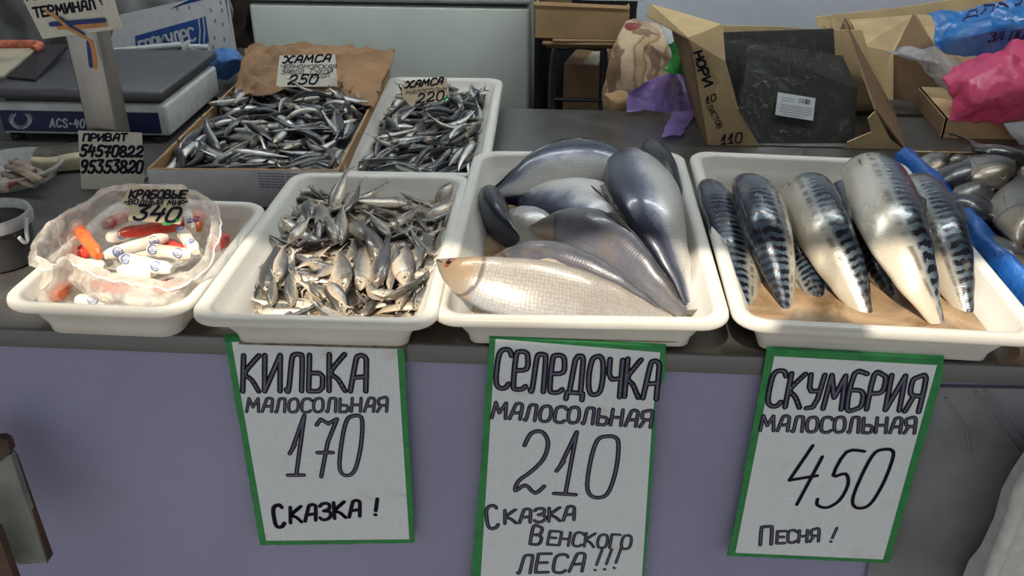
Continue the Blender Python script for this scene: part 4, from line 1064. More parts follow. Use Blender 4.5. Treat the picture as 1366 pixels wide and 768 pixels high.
for x0, y0, x1, y1, z, mt, lb, em in CS:
    a, b = at(x0, y0, z), at(x1, y1, z-.004); d = (b-a); L = d.length; d.normalize()
    S = d.cross(Vector((0, 0, 1))).normalized(); N = S.cross(d); rows = []; uvs = []
    for i in range(13):
        t = i/12; e = min(t, 1-t); r = .0092*(1 if e > .12 else .86 if e > .05 else .74 if e > .005 else .55)
        for k in range(17):
            an = 2*math.pi*k/16; q = 4; rr = r/ (abs(math.cos(an))**q+abs(math.sin(an))**q)**(1/q)
            rr *= 1+.05*math.sin(an*3+i*1.3)
            rows.append(a+d*(L*t)+(N*math.sin(an)+S*math.cos(an))*rr); uvs.append((t, k/16))
    rows = [rows[i*17:(i+1)*17] for i in range(13)]
    o = thing('crab_stick', lb, 'food', (a+b)/2, 'crab sticks in the clear bag')
    mb = MB(); mb.grid(rows, False, uvs); mb.add(rows[0][:16], [tuple(range(16))]); mb.add(rows[-1][:16], [tuple(reversed(range(16)))])
    mb.build('wrapped_stick', M[mt], o, smooth=50)
    if em:
        for t in ((.16, .74) if L > .07 else (.5,)):
            vw = (CAMP-a).normalized(); vw = (vw-d*vw.dot(d)).normalized(); ce = a+d*(L*t); sd = d.cross(vw)
            def pt(x, y): return ce+d*x+(sd*math.sin(y/.0094)+vw*math.cos(y/.0094))*.0100
            mb = MB(); ring = [(.0072*math.cos(R(k*20)), .0072*math.sin(R(k*20))) for k in range(19)]
            L3 = [ring]+[[(-.0045, y), (-.001, y+.0007), (.002, y-.0004), (.0045, y)] for y in (-.0028, 0, .0028)]
            for ln in L3: mb.tube([pt(*p) for p in ln], .0008 if ln is ring else .0007, 5)
            mb.build('round_emblem', M['emblem'], o, smooth=60, recalc=False)
M['film'] = plastic_film('clear_bag_film', (.86, .83, .78), .50, .16, 1.0, 34, .4)
def ring3(ctrl, n=64): 
    c = catmull(ctrl, max(1, n//len(ctrl)), True); return c
def P_(x, y, z): return Vector((x, y, z))
lipc = [at(95, 338, 1.0), at(74, 348, 1.008), at(50, 336, 1.012), at(66, 300, 1.03), at(112, 268, 1.048), at(160, 247, 1.055), at(205, 246, 1.055), at(248, 250, 1.05), at(275, 268, 1.045), at(282, 300, 1.03), at(270, 338, 1.012), at(240, 366, 1.004), at(196, 372, 1.0), at(140, 360, 1.0)]
cx, cy = -.668, 1.255
def infl(k, z, dz=0):
    o = []
    for p in lipc:
        q = Vector((max(-.783, min(-.552, cx+(p.x-cx)*k)), max(1.094, min(1.43, cy+(p.y-cy)*k)), z)); o.append(q)
    return o
bul = [Vector((p.x, p.y-(.012 if p.y < 1.22 else 0), .968+.02*(p.y > 1.3))) for p in infl(1.12, .968)]
outw = [p+Vector(((p.x-cx)*.10, (p.y-cy)*.06, -.010)) for p in lipc]
rws = [ring3(infl(.05, .914), 112), ring3(infl(.7, .914), 112), ring3(infl(.98, .930), 112), ring3(bul, 112), ring3([p.lerp(q, .5) for p, q in zip(bul, lipc)], 112), ring3(lipc, 112), ring3(outw, 112)]
cols = [catmull([r[j] for r in rws], 10) for j in range(len(rws[0]))]
rows = []
for i in range(len(cols[0])):
    r = []
    for j in range(len(cols)):
        p = cols[j][i]; f = min(1, i/16); v = p*24
        r.append(p+mnoise.noise_vector(v)*.006*f+mnoise.noise_vector(v*2.6)*.0042*f+mnoise.noise_vector(v*6.1)*.0022*f)
    rows.append(r)
bag = thing('plastic_bag', 'crumpled clear plastic bag of crab sticks in the left tray', 'bag', (cx, cy, .914))
MB().grid(rows, True).build('film', M['film'], bag, smooth=40, recalc=False)
M['film_edge'] = plain('white_bag_edge', (.72, .72, .70), .4, var=.1)
MB().tube([p+mnoise.noise_vector(p*90)*.0015 for p in rows[-1][28:]+rows[-1][:12]], .0016, 6).build('bag_hem', M['film_edge'], bag, smooth=60)
P = at(205, 275, 1.045)
o, pts, nn = card_tag('price_tag', 'handwritten price tag 340 lying on the bag of crab sticks', [(171, 293), (240, 299), (254, 253), (174, 248), (162, 270), (172, 277)], P, (0, -.62, .78),
   [('КРАБОВЫЕ', 172, 264, 247, 264.5, 10, .35, .0038, False), ('«ВОДНЫЙ МИР»', 166, 272, 250, 274, 6, .3, .0022, False), ('340', 178, 293, 237, 296, 19, .3, .0052, False)], M['tag_kraft'])
MB().strokes([[atp(x, y, P+nn*.0007, nn) for x, y in ((219, 298), (228, 297), (237, 292))]], .007, nn).build('green_mark', M['green'], o, smooth=0)

# ------------------------------------------------------------------ left end of the counter
M['clear'] = plastic_film('clear_rigid_plastic', (.70, .72, .72), .45, .15, .1, 8, .3)
M['dried'] = plain('dried_fish_flesh', (.34, .27, .21), .7, var=.35, sc=50, bump=.5, bsc=90)
M['dried_red'] = plain('red_dried_fish', (.36, .05, .03), .6, var=.3)
c = at(18, 240, ZC); c.z = ZC
bowl = thing('plastic_bowl', 'shallow clear plastic bowl of dried fish strips at the left edge', 'bowl', c)
MB().lathe(c, [(.001, .001), (.075, .001), (.085, .006), (.098, .030), (.106, .032), (.107, .035), (.098, .0355), (.094, .032), (.081, .009), (.073, .004), (.001, .004)], 48).build('bowl', M['clear'], bowl)
strips = [(8, 222, 55, 238, .945, 'dried', 'pale dried fish strip lying on top in the clear bowl'), (14, 215, 46, 226, .948, 'dried', 'upper short dried fish strip at the back of the clear bowl'), (4, 232, 46, 246, .932, 'dried', 'dried fish strip under the top one in the clear bowl'),
          (12, 247, 34, 240, .928, 'dried_red', 'small red dried strip in the clear bowl'), (30, 226, 62, 232, .932, 'dried', 'dried fish strip resting on the right rim of the clear bowl'), (-6, 238, 8, 252, .925, 'dried', 'dark dried fish strip at the left of the clear bowl')]
for x0, y0, x1, y1, z, mt, lb in strips:
    a, b = at(x0, y0, z), at(x1, y1, z); d = b-a; L = d.length; d.normalize(); S = d.cross(Vector((0, 0, 1))).normalized(); rows = []
    for i in range(9):
        t = i/8; w = .011*(1-.5*abs(2*t-1)**3); p = a+d*L*t+Vector((0, 0, .004*math.sin(t*5)))
        rows.append([p+S*(w*math.cos(R(k*36)))+Vector((0, 0, .0055*math.sin(R(k*36))*(1+.3*math.sin(i*2+k)))) for k in range(10)])
    tag(MB().grid(rows, True, None, True, True).build('dried_fish_strip', M[mt], smooth=50), lb, 'food', 'dried fish strips in the clear bowl')
M['cheese'] = plain('smoked_pale_block', (.46, .40, .27), .55, var=.15, sc=20, bump=.2); M['rind'] = plain('brown_rind_wrap', (.10, .085, .065), .35, var=.3)
c = at(92, 222, ZC); a2 = R(18); Mr = Matrix.Rotation(a2, 3, 'Z')
blk = thing('smoked_fish_block', 'pale wrapped block lying before the shop scale', 'food', (c.x, c.y, ZC))
def wedge(cn, L, W, H, Mr):
    mb = MB(); rows = []
    for i in range(13):
        t = -1+2*i/12; s = (1-abs(t)**6)**.25 if abs(t) < 1 else .55
        rows.append([cn+Mr@Vector((t*L/2, math.copysign(abs(math.cos(R(k*15)))**.45, math.cos(R(k*15)))*W/2*max(.7, s), H/2+math.copysign(abs(math.sin(R(k*15)))**.45, math.sin(R(k*15)))*H/2*max(.75, s)+.003*math.sin(t*4)*(math.sin(R(k*15)) > 0))) for k in range(24)])
    return mb.grid(rows, True, None, True, True)
wedge(Vector((c.x, c.y, ZC)), .13, .085, .036, Mr).build('block', M['cheese'], blk, smooth=40)
wedge(Vector((c.x, c.y+.012, ZC+.008)), .134, .078, .031, Mr).build('wrapper', M['rind'], blk, smooth=40)
c = at(4, 348, ZC); c.z = ZC
bk = thing('bucket', 'dark bucket with a clear rim and white handle at the left edge of the counter', 'bucket', c)
M['bucket'] = plain('dark_bucket', (.035, .034, .035), .3)
MB().lathe(c, [(.001, .001), (.052, .001), (.056, .004), (.060, .06), (.062, .075), (.060, .075), (.057, .062), (.05, .05), (.001, .05)], 40).build('pail', M['bucket'], bk)
MB().lathe(c, [(.061, .070), (.066, .072), (.067, .084), (.064, .092), (.060, .092), (.057, .088), (.058, .076)], 40).build('rim', M['clear'], bk)
hp = [c+Vector((.066*math.cos(R(q)), .066*math.sin(R(q)), .080+zz)) for q, zz in ((-2, .006), (-6, -.004), (-10, -.018), (-12, -.03), (-18, -.032), (-24, -.020))]
MB().tube(catmull(hp, 4), .0035, 8).build('handle', M['label_white'], bk)
# tray with an orange rim lying on the weighing plate
M['orange'] = plain('orange_red_foam', (.50, .14, .085), .8, var=.25, sc=60, bump=.4); M['board'] = plain('pale_packing_board', (.40, .36, .27), .8, var=.2, sc=15)
zt = 1.028
T0 = [at(-60, 108, zt), at(4, 104, zt), at(52, 66, zt+.02), at(-60, 66, zt+.02)]
ot = thing('packing_tray', 'pale board tray with an orange rim lying on the scale plate', 'tray', (sum((p.x for p in T0))/4, sum((p.y for p in T0))/4, zt))
MB().prism(T0, (0, 0, .006)).build('board', M['board'], ot, smooth=0)
MB().tube(catmull([T0[3]+Vector((0, 0, .012)), T0[3].lerp(T0[2], .5)+Vector((0, 0, .013)), T0[2]+Vector((0, 0, .012)), T0[2].lerp(T0[1], .12)+Vector((0, 0, .008))], 6), .011, 10).build('rim', M['orange'], ot)
blc = at(32, 88, zt)
MB().prism([T0[2]+Vector((.0, .01, -.004)), T0[2]+Vector((.06, .03, -.004)), T0[2]+Vector((.07, -.05, -.014)), T0[1]+Vector((.09, -.02, -.006)), T0[1]+Vector((.01, 0, -.006))], (0, 0, .010)).build('dark_insert', M['black'], ot, smooth=0)

# ------------------------------------------------------------------ behind the counter
from mathutils.bvhtree import BVHTree
M['freezer'] = plain('grey_green_enamel', (.56, .61, .57), .4, var=.05, sc=3); M['seal'] = plain('dark_rubber_seal', (.05, .055, .06), .6)
Yf = 2.9; fa, fb = aty(341, 80, Yf), aty(706, 80, Yf); ztop = aty(520, 6, Yf).z
fz = thing('chest_freezer', 'grey green chest freezer standing behind the counter', 'freezer', ((fa.x+fb.x)/2, Yf+.3, 0))
MB().box(((fa.x+fb.x)/2, Yf+.3, ztop/2+.008), (fb.x-fa.x, .6, ztop-.022), bev=.012).build('cabinet', M['freezer'], fz)
MB().box(((fa.x+fb.x)/2, Yf+.3, ztop+.000), (fb.x-fa.x-.02, .58, .012)).build('seal', M['seal'], fz, smooth=0)
MB().box(((fa.x+fb.x)/2, Yf+.295, ztop+.041), (fb.x-fa.x+.01, .61, .07), bev=.012).build('lid', M['scale_white'], fz)
for sx in (-.4, .4):
    MB().box(((fa.x+fb.x)/2+sx*(fb.x-fa.x), Yf+.3, .01), (.06, .5, .02), bev=.004).build('foot', M['black'], fz)

def slab(name, mat, parent, pts, off, smooth=0):
    P_ = [aty(x, y, Y) for x, y, Y in pts]
    if parent is not None and parent.get('category') == 'box' and 'arton' in parent['label']:
        for p in P_: p.z = max(p.z, ZC+.001)
    return MB().prism(P_, off).build(name, mat, parent, smooth=smooth)
# stool with a carton on it
Ys = 2.62; sa, sb = aty(735, 60, Ys), aty(812, 60, Ys); zs = aty(775, 57, Ys).z
st = thing('metal_stool', 'metal tube stool under a cardboard box behind the counter', 'stool', ((sa.x+sb.x)/2, Ys+.12, 0))
M['tube'] = plain('worn_metal_tube', (.10, .10, .11), .35, .7)
MB().tube(catmull([Vector((sa.x, Ys, 0)), Vector((sa.x+.004, Ys, zs*.6)), Vector((sa.x+.008, Ys, zs-.05)), Vector((sa.x+.04, Ys, zs-.014)), Vector((sb.x-.04, Ys, zs-.014)), Vector((sb.x-.008, Ys, zs-.05)), Vector((sb.x-.004, Ys, zs*.6)), Vector((sb.x, Ys, 0))], 6), .009, 10).build('front_frame', M['tube'], st)
MB().tube(catmull([Vector((sa.x, Ys+.26, 0)), Vector((sa.x+.008, Ys+.26, zs-.05)), Vector((sa.x+.04, Ys+.26, zs-.014)), Vector((sb.x-.04, Ys+.26, zs-.014)), Vector((sb.x-.008, Ys+.26, zs-.05)), Vector((sb.x, Ys+.26, 0))], 6), .009, 10).build('rear_frame', M['tube'], st)
for zz in (.28, aty(775, 133, Ys).z):
    MB().tube([Vector((sa.x+.005, Ys, zz)), Vector((sb.x-.005, Ys, zz))], .006, 8).build('crossbar', M['tube'], st)
MB().box(((sa.x+sb.x)/2, Ys+.13, zs-.002), (sb.x-sa.x+.03, .32, .016), bev=.006).build('seat', M['kraft_dark'], st)
fl = aty(724, 52, Ys-.03); fr2 = aty(826, 54, Ys-.03); z0 = zs+.0065
for k, (w, lb) in enumerate(((0, 'lower flattened cardboard sheet on the metal stool'), (.012, 'upper flattened cardboard sheet on the metal stool'))):
    tag(MB().box(((fl.x+fr2.x)/2+w, Ys+.12, z0+.004+k*.0085), (fr2.x-fl.x-w*2, .36, .007), Matrix.Rotation(R(1.5*k), 3, 'Z'), .002).build('cardboard_sheet', M['kraft']), lb, 'cardboard')
z0 += .018; ca, cb = aty(714, 30, Ys-.05), aty(839, 30, Ys-.05); zt2 = aty(775, 8, Ys-.05).z; zm = (z0+zt2)/2; hh = zt2-z0; xm = (ca.x+cb.x)/2; wx = cb.x-ca.x
cb_ = thing('cardboard_box', 'brown cardboard box standing on the stool behind the counter', 'box', (xm, Ys+.12, z0))
for nm, c, sz in (('front_panel', (xm, Ys-.05, zm), (wx, .005, hh)), ('rear_panel', (xm, Ys+.29, zm), (wx, .005, hh)), ('side_panel', (xm-wx/2+.003, Ys+.12, zm), (.005, .33, hh)), ('side_panel', (xm+wx/2-.003, Ys+.12, zm), (.005, .33, hh)), ('base', (xm, Ys+.12, z0+.003), (wx-.01, .33, .005))):
    MB().box(c, sz).build(nm, M['kraft'], cb_, smooth=0)
slab('front_flap', M['kraft'], cb_, [(712, 2, Ys-.052), (840, 8, Ys-.052), (839, 12, Ys-.056), (713, 7, Ys-.056)], (0, .004, 0))
bx = thing('dark_box', 'dark box with a white label inside the box on the stool', 'box', (xm+.06, Ys+.1, z0+.007))
MB().box((xm+.05, Ys+.12, (z0+zt2)/2+.07), (wx*.62, .26, hh+.13), bev=.004).build('carton', M['black'], bx)
la = aty(779, 0, Ys-.011); MB().box((la.x+.08, Ys-.0115, zt2+.022), (.17, .001, .028)).build('white_label', M['label_white'], bx, smooth=0)
Mdark = plain('dim_gap_sheet', (.010, .010, .014), .9)  # added dark sheet standing in for the dim clutter behind the stool
rows = [[Vector((aty(708+i*14, 40, 3.3).x, 3.3+.03*math.sin(i*1.9), z)) for i in range(11)] for z in (.02, .5, .95, 1.12)]
tag(MB().grid(crumpled(rows, 40, 12, .01, 6, 2)).build('dark_backdrop', Mdark, smooth=60, mods=SOL(.004)), 'dark sheet added for the dim cluttered space behind the metal stool', 'backdrop')
ka, kb = aty(762, 118, 2.95), aty(832, 118, 2.95); kz2 = aty(790, 88, 2.95).z
kx = thing('cardboard_box', 'dim cardboard box on the floor seen through the stool legs', 'box', ((ka.x+kb.x)/2, 3.1, 0))
MB().box(((ka.x+kb.x)/2, 3.1, kz2/2), (kb.x-ka.x, .28, kz2), Matrix.Rotation(R(-12), 3, 'Z'), .003).build('carton', M['kraft_dark'], kx)
MB().box(((ka.x+kb.x)/2, 3.1, kz2+.001), (.05, .27, .002), Matrix.Rotation(R(-12), 3, 'Z')).build('tape', M['board'], kx, smooth=0)

# patterned blanket
def blanket():
    t = NT('plush_blanket'); o = t.obj(); n = t.noise(o, 9, 4, .6, 1.5); w = t.wave(o, 3.5, 9, 2, 1.5, 'X'); v = t.voronoi(o, 11)
    c = t.ramp(t.math('ADD', t.math('MULTIPLY', w, .6), t.math('MULTIPLY', n, .5)), [(.35, (.52, .41, .27)), (.55, (.47, .35, .22)), (.66, (.24, .13, .06)), (.8, (.42, .30, .18))])
    c = t.mix(t.ramp(t.noise(t.scale(o, (16, 16, 9)), 1.0, 2), [(.56, 0.0), (.60, .85)]), c, (.15, .07, .035)); c = t.mix(t.ramp(v, [(.24, 1.0), (.28, 0.0)]), c, (.20, .018, .018))
    t.set(Base_Color=c, Roughness=.95); t.bump(t.noise(o, 160, 3), .5, .003); t.p.inputs['Sheen Weight'].default_value = .4; return t.m
M['blanket'] = blanket()
rows = [[aty(*q) for q in r] for r in ([(806, 158, 2.44), (812, 110, 2.44), (820, 66, 2.46), (832, 42, 2.50), (850, 35, 2.58), (868, 40, 2.68)], [(842, 158, 2.40), (845, 112, 2.40), (852, 72, 2.42), (862, 48, 2.47), (874, 40, 2.56), (888, 44, 2.68)],
        [(880, 158, 2.40), (880, 118, 2.40), (884, 84, 2.42), (892, 62, 2.46), (900, 54, 2.56), (908, 52, 2.68)], [(908, 158, 2.46), (906, 120, 2.46), (904, 96, 2.47), (904, 80, 2.5), (906, 70, 2.58), (910, 64, 2.68)])]
tag(MB().grid(crumpled(rows, 40, 30, .012, 12, 4, .5)).build('blanket', M['blanket'], smooth=60, mods=SOL(.03)), 'folded plush blanket in cream and brown with dark red marks behind the counter', 'blanket')
M['purple'] = plastic_film('purple_bag_film', (.33, .22, .62), .92, .3, .7, 18, .3); M['green_film'] = plastic_film('green_bag_film', (.04, .42, .06), .92, .3, .5, 18, .3)
M['blue_film'] = plastic_film('blue_bag_film', (.012, .20, .62), .95, .25, .8, 16, .25); M['pink'] = plastic_film('pink_bag_film', (.80, .11, .27), .86, .28, .8, 15, .35); M['sky_film'] = plastic_film('pale_blue_bag_film', (.10, .28, .68), .9, .3, .8, 15, .3)
rows = [[(836, 152, .91), (860, 150, .915), (890, 150, .915), (920, 148, .91), (934, 146, .908)], [(838, 128, .95), (860, 120, .965), (890, 118, .97), (918, 112, .96), (936, 118, .94)], [(842, 122, .965), (866, 108, .985), (895, 99, .995), (916, 93, .99), (934, 100, .97)], [(850, 122, .95), (872, 112, .97), (900, 104, .98), (920, 98, .975), (934, 104, .95)]]
g = crumpled(rows, 36, 30, .007, 20, 6); tail = crumpled([[(898, 150, .912), (916, 148, .914), (930, 150, .91)], [(888, 168, .912), (902, 164, .918), (918, 166, .91)], [(884, 184, .908), (894, 180, .916), (908, 182, .908)]], 14, 14, .004, 30, 8)
pbg = thing('plastic_bag', 'crumpled purple plastic bag on the back edge of the counter', 'bag', at(880, 150, ZC))
MB().grid(g).build('bag_body', M['purple'], pbg, smooth=40); MB().grid(tail).build('bag_handle', M['purple'], pbg, smooth=40)
rows = [[aty(886, 94, 2.26), aty(902, 100, 2.24), aty(920, 102, 2.26)], [aty(896, 76, 2.27), aty(906, 80, 2.23), aty(920, 82, 2.26)], [aty(890, 60, 2.28), aty(904, 56, 2.27), aty(922, 66, 2.28)]]
tag(MB().grid(crumpled(rows, 16, 16, .005, 25, 9)).build('plastic_bag', M['green_film'], smooth=40, mods=SOL(.001)), 'small green plastic bag tucked behind the seaweed carton', 'bag')
ws = thing('paper_sheet', 'white paper sheet stuck behind the seaweed carton', 'paper', aty(900, 70, 2.32))
rows = [[aty(896, 82, 2.32), aty(908, 80, 2.32), aty(920, 78, 2.32)], [aty(888, 52, 2.34), aty(905, 52, 2.335), aty(922, 54, 2.34)], [aty(878, 24, 2.36), aty(900, 30, 2.35), aty(922, 36, 2.35)]]
MB().grid(crumpled(rows, 12, 12, .002, 12, 3)).build('sheet', M['paper'], ws, smooth=60, mods=SOL(.0008))
tag(wedge(aty(825, 150, 2.33), .07, .08, .05, Matrix.Rotation(R(20), 3, 'Z')).build('paper_roll', M['kraft'], smooth=50), 'small rounded brown parcel at the back edge of the counter by the purple bag', 'parcel')

# ------------------------------------------------------------------ seaweed carton
Yn = 2.03
nc = thing('cardboard_carton', 'cut open brown carton of packed seaweed sheets with marker writing', 'box', aty(1060, 205, Yn))
nc['_o'] = tuple(nc.location)
slab('cut_front_panel', M['kraft_light'], nc, [(941, 200, Yn), (1012, 206, Yn), (1008, 186, Yn), (998, 168, Yn), (986, 150, Yn), (978, 118, Yn), (968, 82, Yn), (964, 31, Yn+.03), (918, 52, Yn+.02)], (0, .005, 0))
A, B = aty(941, 200, Yn), aty(918, 52, Yn+.02); A.z = max(A.z, ZC+.001)
MB().prism([A, B, B+Vector((-.02, .27, -.01)), A+Vector((-.005, .27, 0))], (.005, 0, 0)).build('side_panel', M['kraft_dark'], nc, smooth=0)
slab('top_flap', M['kraft_light'], nc, [(918, 50, Yn+.02), (962, 32, Yn+.05), (868, 5, Yn+.30), (862, 20, Yn+.30)], (0, 0, -.004))
slab('cut_front_panel', M['kraft_light'], nc, [(1010, 206, Yn), (1128, 206, Yn), (1128, 200, Yn), (1010, 200, Yn)], (0, .005, 0))
slab('cut_front_panel', M['kraft_light'], nc, [(1126, 207, Yn-.002), (1203, 212, Yn-.002), (1188, 186, Yn-.002), (1168, 148, Yn-.002), (1158, 158, Yn-.002), (1163, 176, Yn-.002), (1130, 190, Yn-.002), (1134, 198, Yn-.002)], (0, .005, 0))
slab('rear_panel', M['kraft_light'], nc, [(950, 150, 2.32), (1180, 160, 2.32), (1150, 40, 2.36), (1092, 40, 2.36), (1040, 36, 2.36), (958, 34, 2.36)], (0, .005, 0))
A, B = aty(1203, 211, Yn), aty(1125, 28, 2.33); A.z = max(A.z, ZC+.001); D_ = aty(1188, 160, 2.33); D_.z = max(D_.z, ZC+.001)
MB().prism([A, aty(1166, 146, Yn), B, D_], (.005, 0, 0)).build('side_panel', M['kraft_dark'], nc, smooth=0)
pl = (Vector((0, Yn, 0)), Vector((0, -1, 0)))
write(nc, [('Н', 926, 71, 929, 80, 10, 0, .0055, False), ('О', 929, 82, 932, 91, 11, 0, .0055, False), ('Р', 932, 94, 936, 103, 11, 0, .0055, False), ('И', 937, 106, 941, 116, 11, 0, .0055, False),
   ('10', 942, 138, 956, 134, 9, .1, .0028, False), ('ЛИСТОВ', 943, 142, 958, 172, 7, 0, .0020, False), ('110', 962, 192, 990, 190, 13, .1, .0032, False)], (Vector((0, Yn-.0012, 0)), Vector((0, -1, 0))), 'marker_writing')
def nori_mat():
    t = NT('dark_seaweed_sheet'); o = t.obj(); n = t.noise(o, 90, 5, .7); m = t.noise(o, 9, 3)
    t.set(Base_Color=t.mix(.4, t.ramp(n, [(.3, (.003, .005, .003)), (.7, (.018, .022, .015))]), t.ramp(m, [(.3, (.004, .006, .004)), (.7, (.016, .019, .013))])), Roughness=.6); t.bump(n, .4, .001); return t.m
M['nori'] = nori_mat(); M['pack_film'] = clear_film('clear_pack_film', 1.0, 30)
PK = [([(944, 118, 2.16), (1004, 122, 2.16), (1002, 52, 2.23), (938, 57, 2.23)], 'seaweed pack at the left end of the carton, only its corner showing'),
      ([(972, 160, 2.20), (1120, 172, 2.20), (1112, 38, 2.29), (964, 43, 2.29)], 'seaweed pack standing at the back of the carton'),
      ([(972, 152, 2.12), (1070, 168, 2.12), (1062, 66, 2.21), (963, 74, 2.21)], 'seaweed pack just behind the front one in the carton'),
      ([(978, 186, 2.055), (1134, 206, 2.055), (1140, 180, 2.075), (1144, 118, 2.12), (1124, 74, 2.165), (1000, 64, 2.165)], 'front seaweed pack with a white barcode sticker in the carton')]
for q, lb in PK:
    p = [aty(*k) for k in q]; n = (p[1]-p[0]).cross(p[-1]-p[0]).normalized(); n = n if n.dot(CAMP-p[0]) > 0 else -n
    o = thing('seaweed_pack', lb, 'food', (p[0]+p[1])/2, 'seaweed packs in the carton')
    MB().prism(p, -n*.012).build('seaweed_sheets', M['nori'], o, smooth=0)
    c = sum(p, Vector())/len(p); quad = [p[0], p[1], p[-2] if len(p) == 4 else p[-2], p[-1]]
    big = [c+(k-c)*1.05+n*.003 for k in quad]; rows = []
    for i in range(29):
        rows.append([lerp4(big, j/28, i/28) for j in range(29)])
        rows[-1] = [v+n*(.005*abs(mnoise.noise(v*30))+.008*abs(mnoise.noise(v*11))) for v in rows[-1]]
    MB().grid(rows).build('clear_wrapper', M['pack_film'], o, smooth=30)
    if len(p) == 6:
        pl = (p[0]+n*.0105, n); lab = [atp(x, y, *pl) for x, y in ((1034, 153), (1084.5, 161), (1088, 131), (1038, 123))]
        sk = MB().prism(lab, -n*.0006).build('white_sticker', M['label_white'], o, smooth=0)
        mb = MB(); rng = random.Random(2)
        for k in range(9):
            x = 1066+k*1.8; mb.strokes([[atp(x, 131+.16*(k*1.8)-.0, *pl)+n*.0004, atp(x-.6, 137+.16*(k*1.8), *pl)+n*.0004]], rng.choice((.0009, .0016, .0022)), n)
        for k, (yy, x0, x1) in enumerate(((130, 1044, 1060), (133.5, 1043, 1058), (139, 1042, 1083), (142, 1041, 1082), (145, 1041, 1082), (148, 1040, 1081), (152, 1044, 1072))):
            x = x0
            while x < x1:
                w = rng.uniform(2, 5); mb.strokes([[atp(x, yy+.16*(x-x0), *pl)+n*.0004, atp(min(x+w, x1), yy+.16*(min(x+w, x1)-x0), *pl)+n*.0004]], .0011, n); x += w+1
        mb.build('barcode_print', M['ink'], sk, smooth=0, recalc=False)

# ------------------------------------------------------------------ right end: cartons and bags
oc = thing('cardboard_carton', 'large open brown carton with folded flaps behind the pink bag', 'box', aty(1250, 160, 2.5))
slab('rear_panel', M['kraft_light'], oc, [(1100, 170, 2.62), (1440, 170, 2.62), (1440, -22, 2.70), (1300, -4, 2.70), (1200, 10, 2.70), (1088, 23, 2.70)], (0, .006, 0))
slab('inner_flap', M['kraft_dark'], oc, [(1128, 24, 2.60), (1150, 62, 2.44), (1162, 110, 2.40), (1120, 140, 2.55), (1112, 60, 2.60)], (0, .005, 0))  # dark flaps carry the shade of the folds in their colour
slab('inner_flap', M['kraft_light'], oc, [(1152, 62, 2.44), (1134, 27, 2.58), (1219, 20, 2.60), (1192, 70, 2.46), (1188, 150, 2.42), (1164, 130, 2.42)], (0, .005, 0))
slab('inner_flap', M['kraft_dark'], oc, [(1219, 19, 2.58), (1246, 60, 2.42), (1240, 170, 2.40), (1186, 160, 2.44), (1190, 75, 2.46)], (0, .005, 0))
slab('inner_flap', M['kraft_light'], oc, [(1222, 19, 2.58), (1256, 22, 2.60), (1262, 62, 2.52), (1248, 62, 2.42)], (0, .005, 0))
for xe, xt in ((aty(1440, 60, 2.62).x, 1), (aty(1100, 100, 2.62).x, -1)):
    zt_ = aty(1440 if xt > 0 else 1092, 20, 2.66).z
    MB().prism([Vector((xe, 2.62, ZC+.001)), Vector((xe, 2.62, zt_)), Vector((xe, 2.36 if xt > 0 else 2.56, zt_-.08)), Vector((xe, 2.36 if xt > 0 else 2.56, ZC+.001))], (.005*xt, 0, 0)).build('side_panel', M['kraft_light'], oc, smooth=0)
fc = thing('cardboard_carton', 'low brown carton under the pink bag at the right edge', 'box', aty(1310, 200, 2.14))
Yc = 2.12; a, b = aty(1252, 196, Yc), aty(1440, 204, Yc); zt3 = aty(1300, 158, Yc).z; l0 = aty(1218, 150, 2.38)
MB().prism([Vector((a.x, Yc, ZC+.001)), Vector((b.x, Yc, ZC+.001)), Vector((b.x, Yc, zt3)), Vector((a.x, Yc, zt3))], (0, .005, 0)).build('front_panel', M['kraft_light'], fc, smooth=0)
MB().prism([Vector((a.x, Yc, ZC+.001)), Vector((a.x, Yc, zt3)), Vector((l0.x, 2.38, zt3)), Vector((l0.x, 2.38, ZC+.001))], (.005, 0, 0)).build('side_panel', M['kraft_dark'], fc, smooth=0)
MB().prism([Vector((a.x, Yc+.006, zt3)), Vector((b.x, Yc+.006, zt3)), Vector((b.x, 2.38, zt3)), Vector((l0.x, 2.38, zt3))], (0, 0, -.005)).build('top_panel', M['kraft_light'], fc, smooth=0)
rows = [[aty(1264, 162, 2.10), aty(1290, 166, 2.09), aty(1325, 164, 2.09), aty(1372, 160, 2.09), aty(1410, 158, 2.09)], [aty(1272, 140, 2.12), aty(1296, 138, 2.07), aty(1330, 134, 2.06), aty(1372, 128, 2.06), aty(1410, 128, 2.08)],
        [aty(1262, 112, 2.17), aty(1292, 106, 2.12), aty(1326, 100, 2.10), aty(1370, 96, 2.10), aty(1410, 90, 2.10)], [aty(1270, 94, 2.24), aty(1296, 84, 2.22), aty(1332, 72, 2.20), aty(1370, 58, 2.20), aty(1410, 50, 2.20)], [aty(1280, 104, 2.30), aty(1300, 96, 2.30), aty(1332, 86, 2.30), aty(1372, 74, 2.30), aty(1410, 66, 2.30)]]
tag(MB().grid(crumpled(rows, 48, 48, .012, 16, 11, 1.6)).build('plastic_bag', M['pink'], smooth=35, mods=SOL(.0008)), 'crumpled pink plastic bag on the low carton at the right edge', 'bag')
rows = [[aty(1244, 68, 2.36), aty(1275, 76, 2.34), aty(1320, 74, 2.33), aty(1375, 66, 2.33), aty(1420, 60, 2.33)], [aty(1246, 44, 2.38), aty(1280, 46, 2.33), aty(1322, 40, 2.31), aty(1375, 34, 2.31), aty(1420, 30, 2.32)], [aty(1239, 18, 2.44), aty(1282, 15, 2.41), aty(1318, 8, 2.39), aty(1372, -6, 2.38), aty(1420, -10, 2.38)]]
g = crumpled(rows, 48, 40, .010, 16, 13, 1.4)
bb_ = thing('plastic_bag', 'crumpled blue plastic bag with dark script at the top right', 'bag', aty(1310, 75, 2.36))
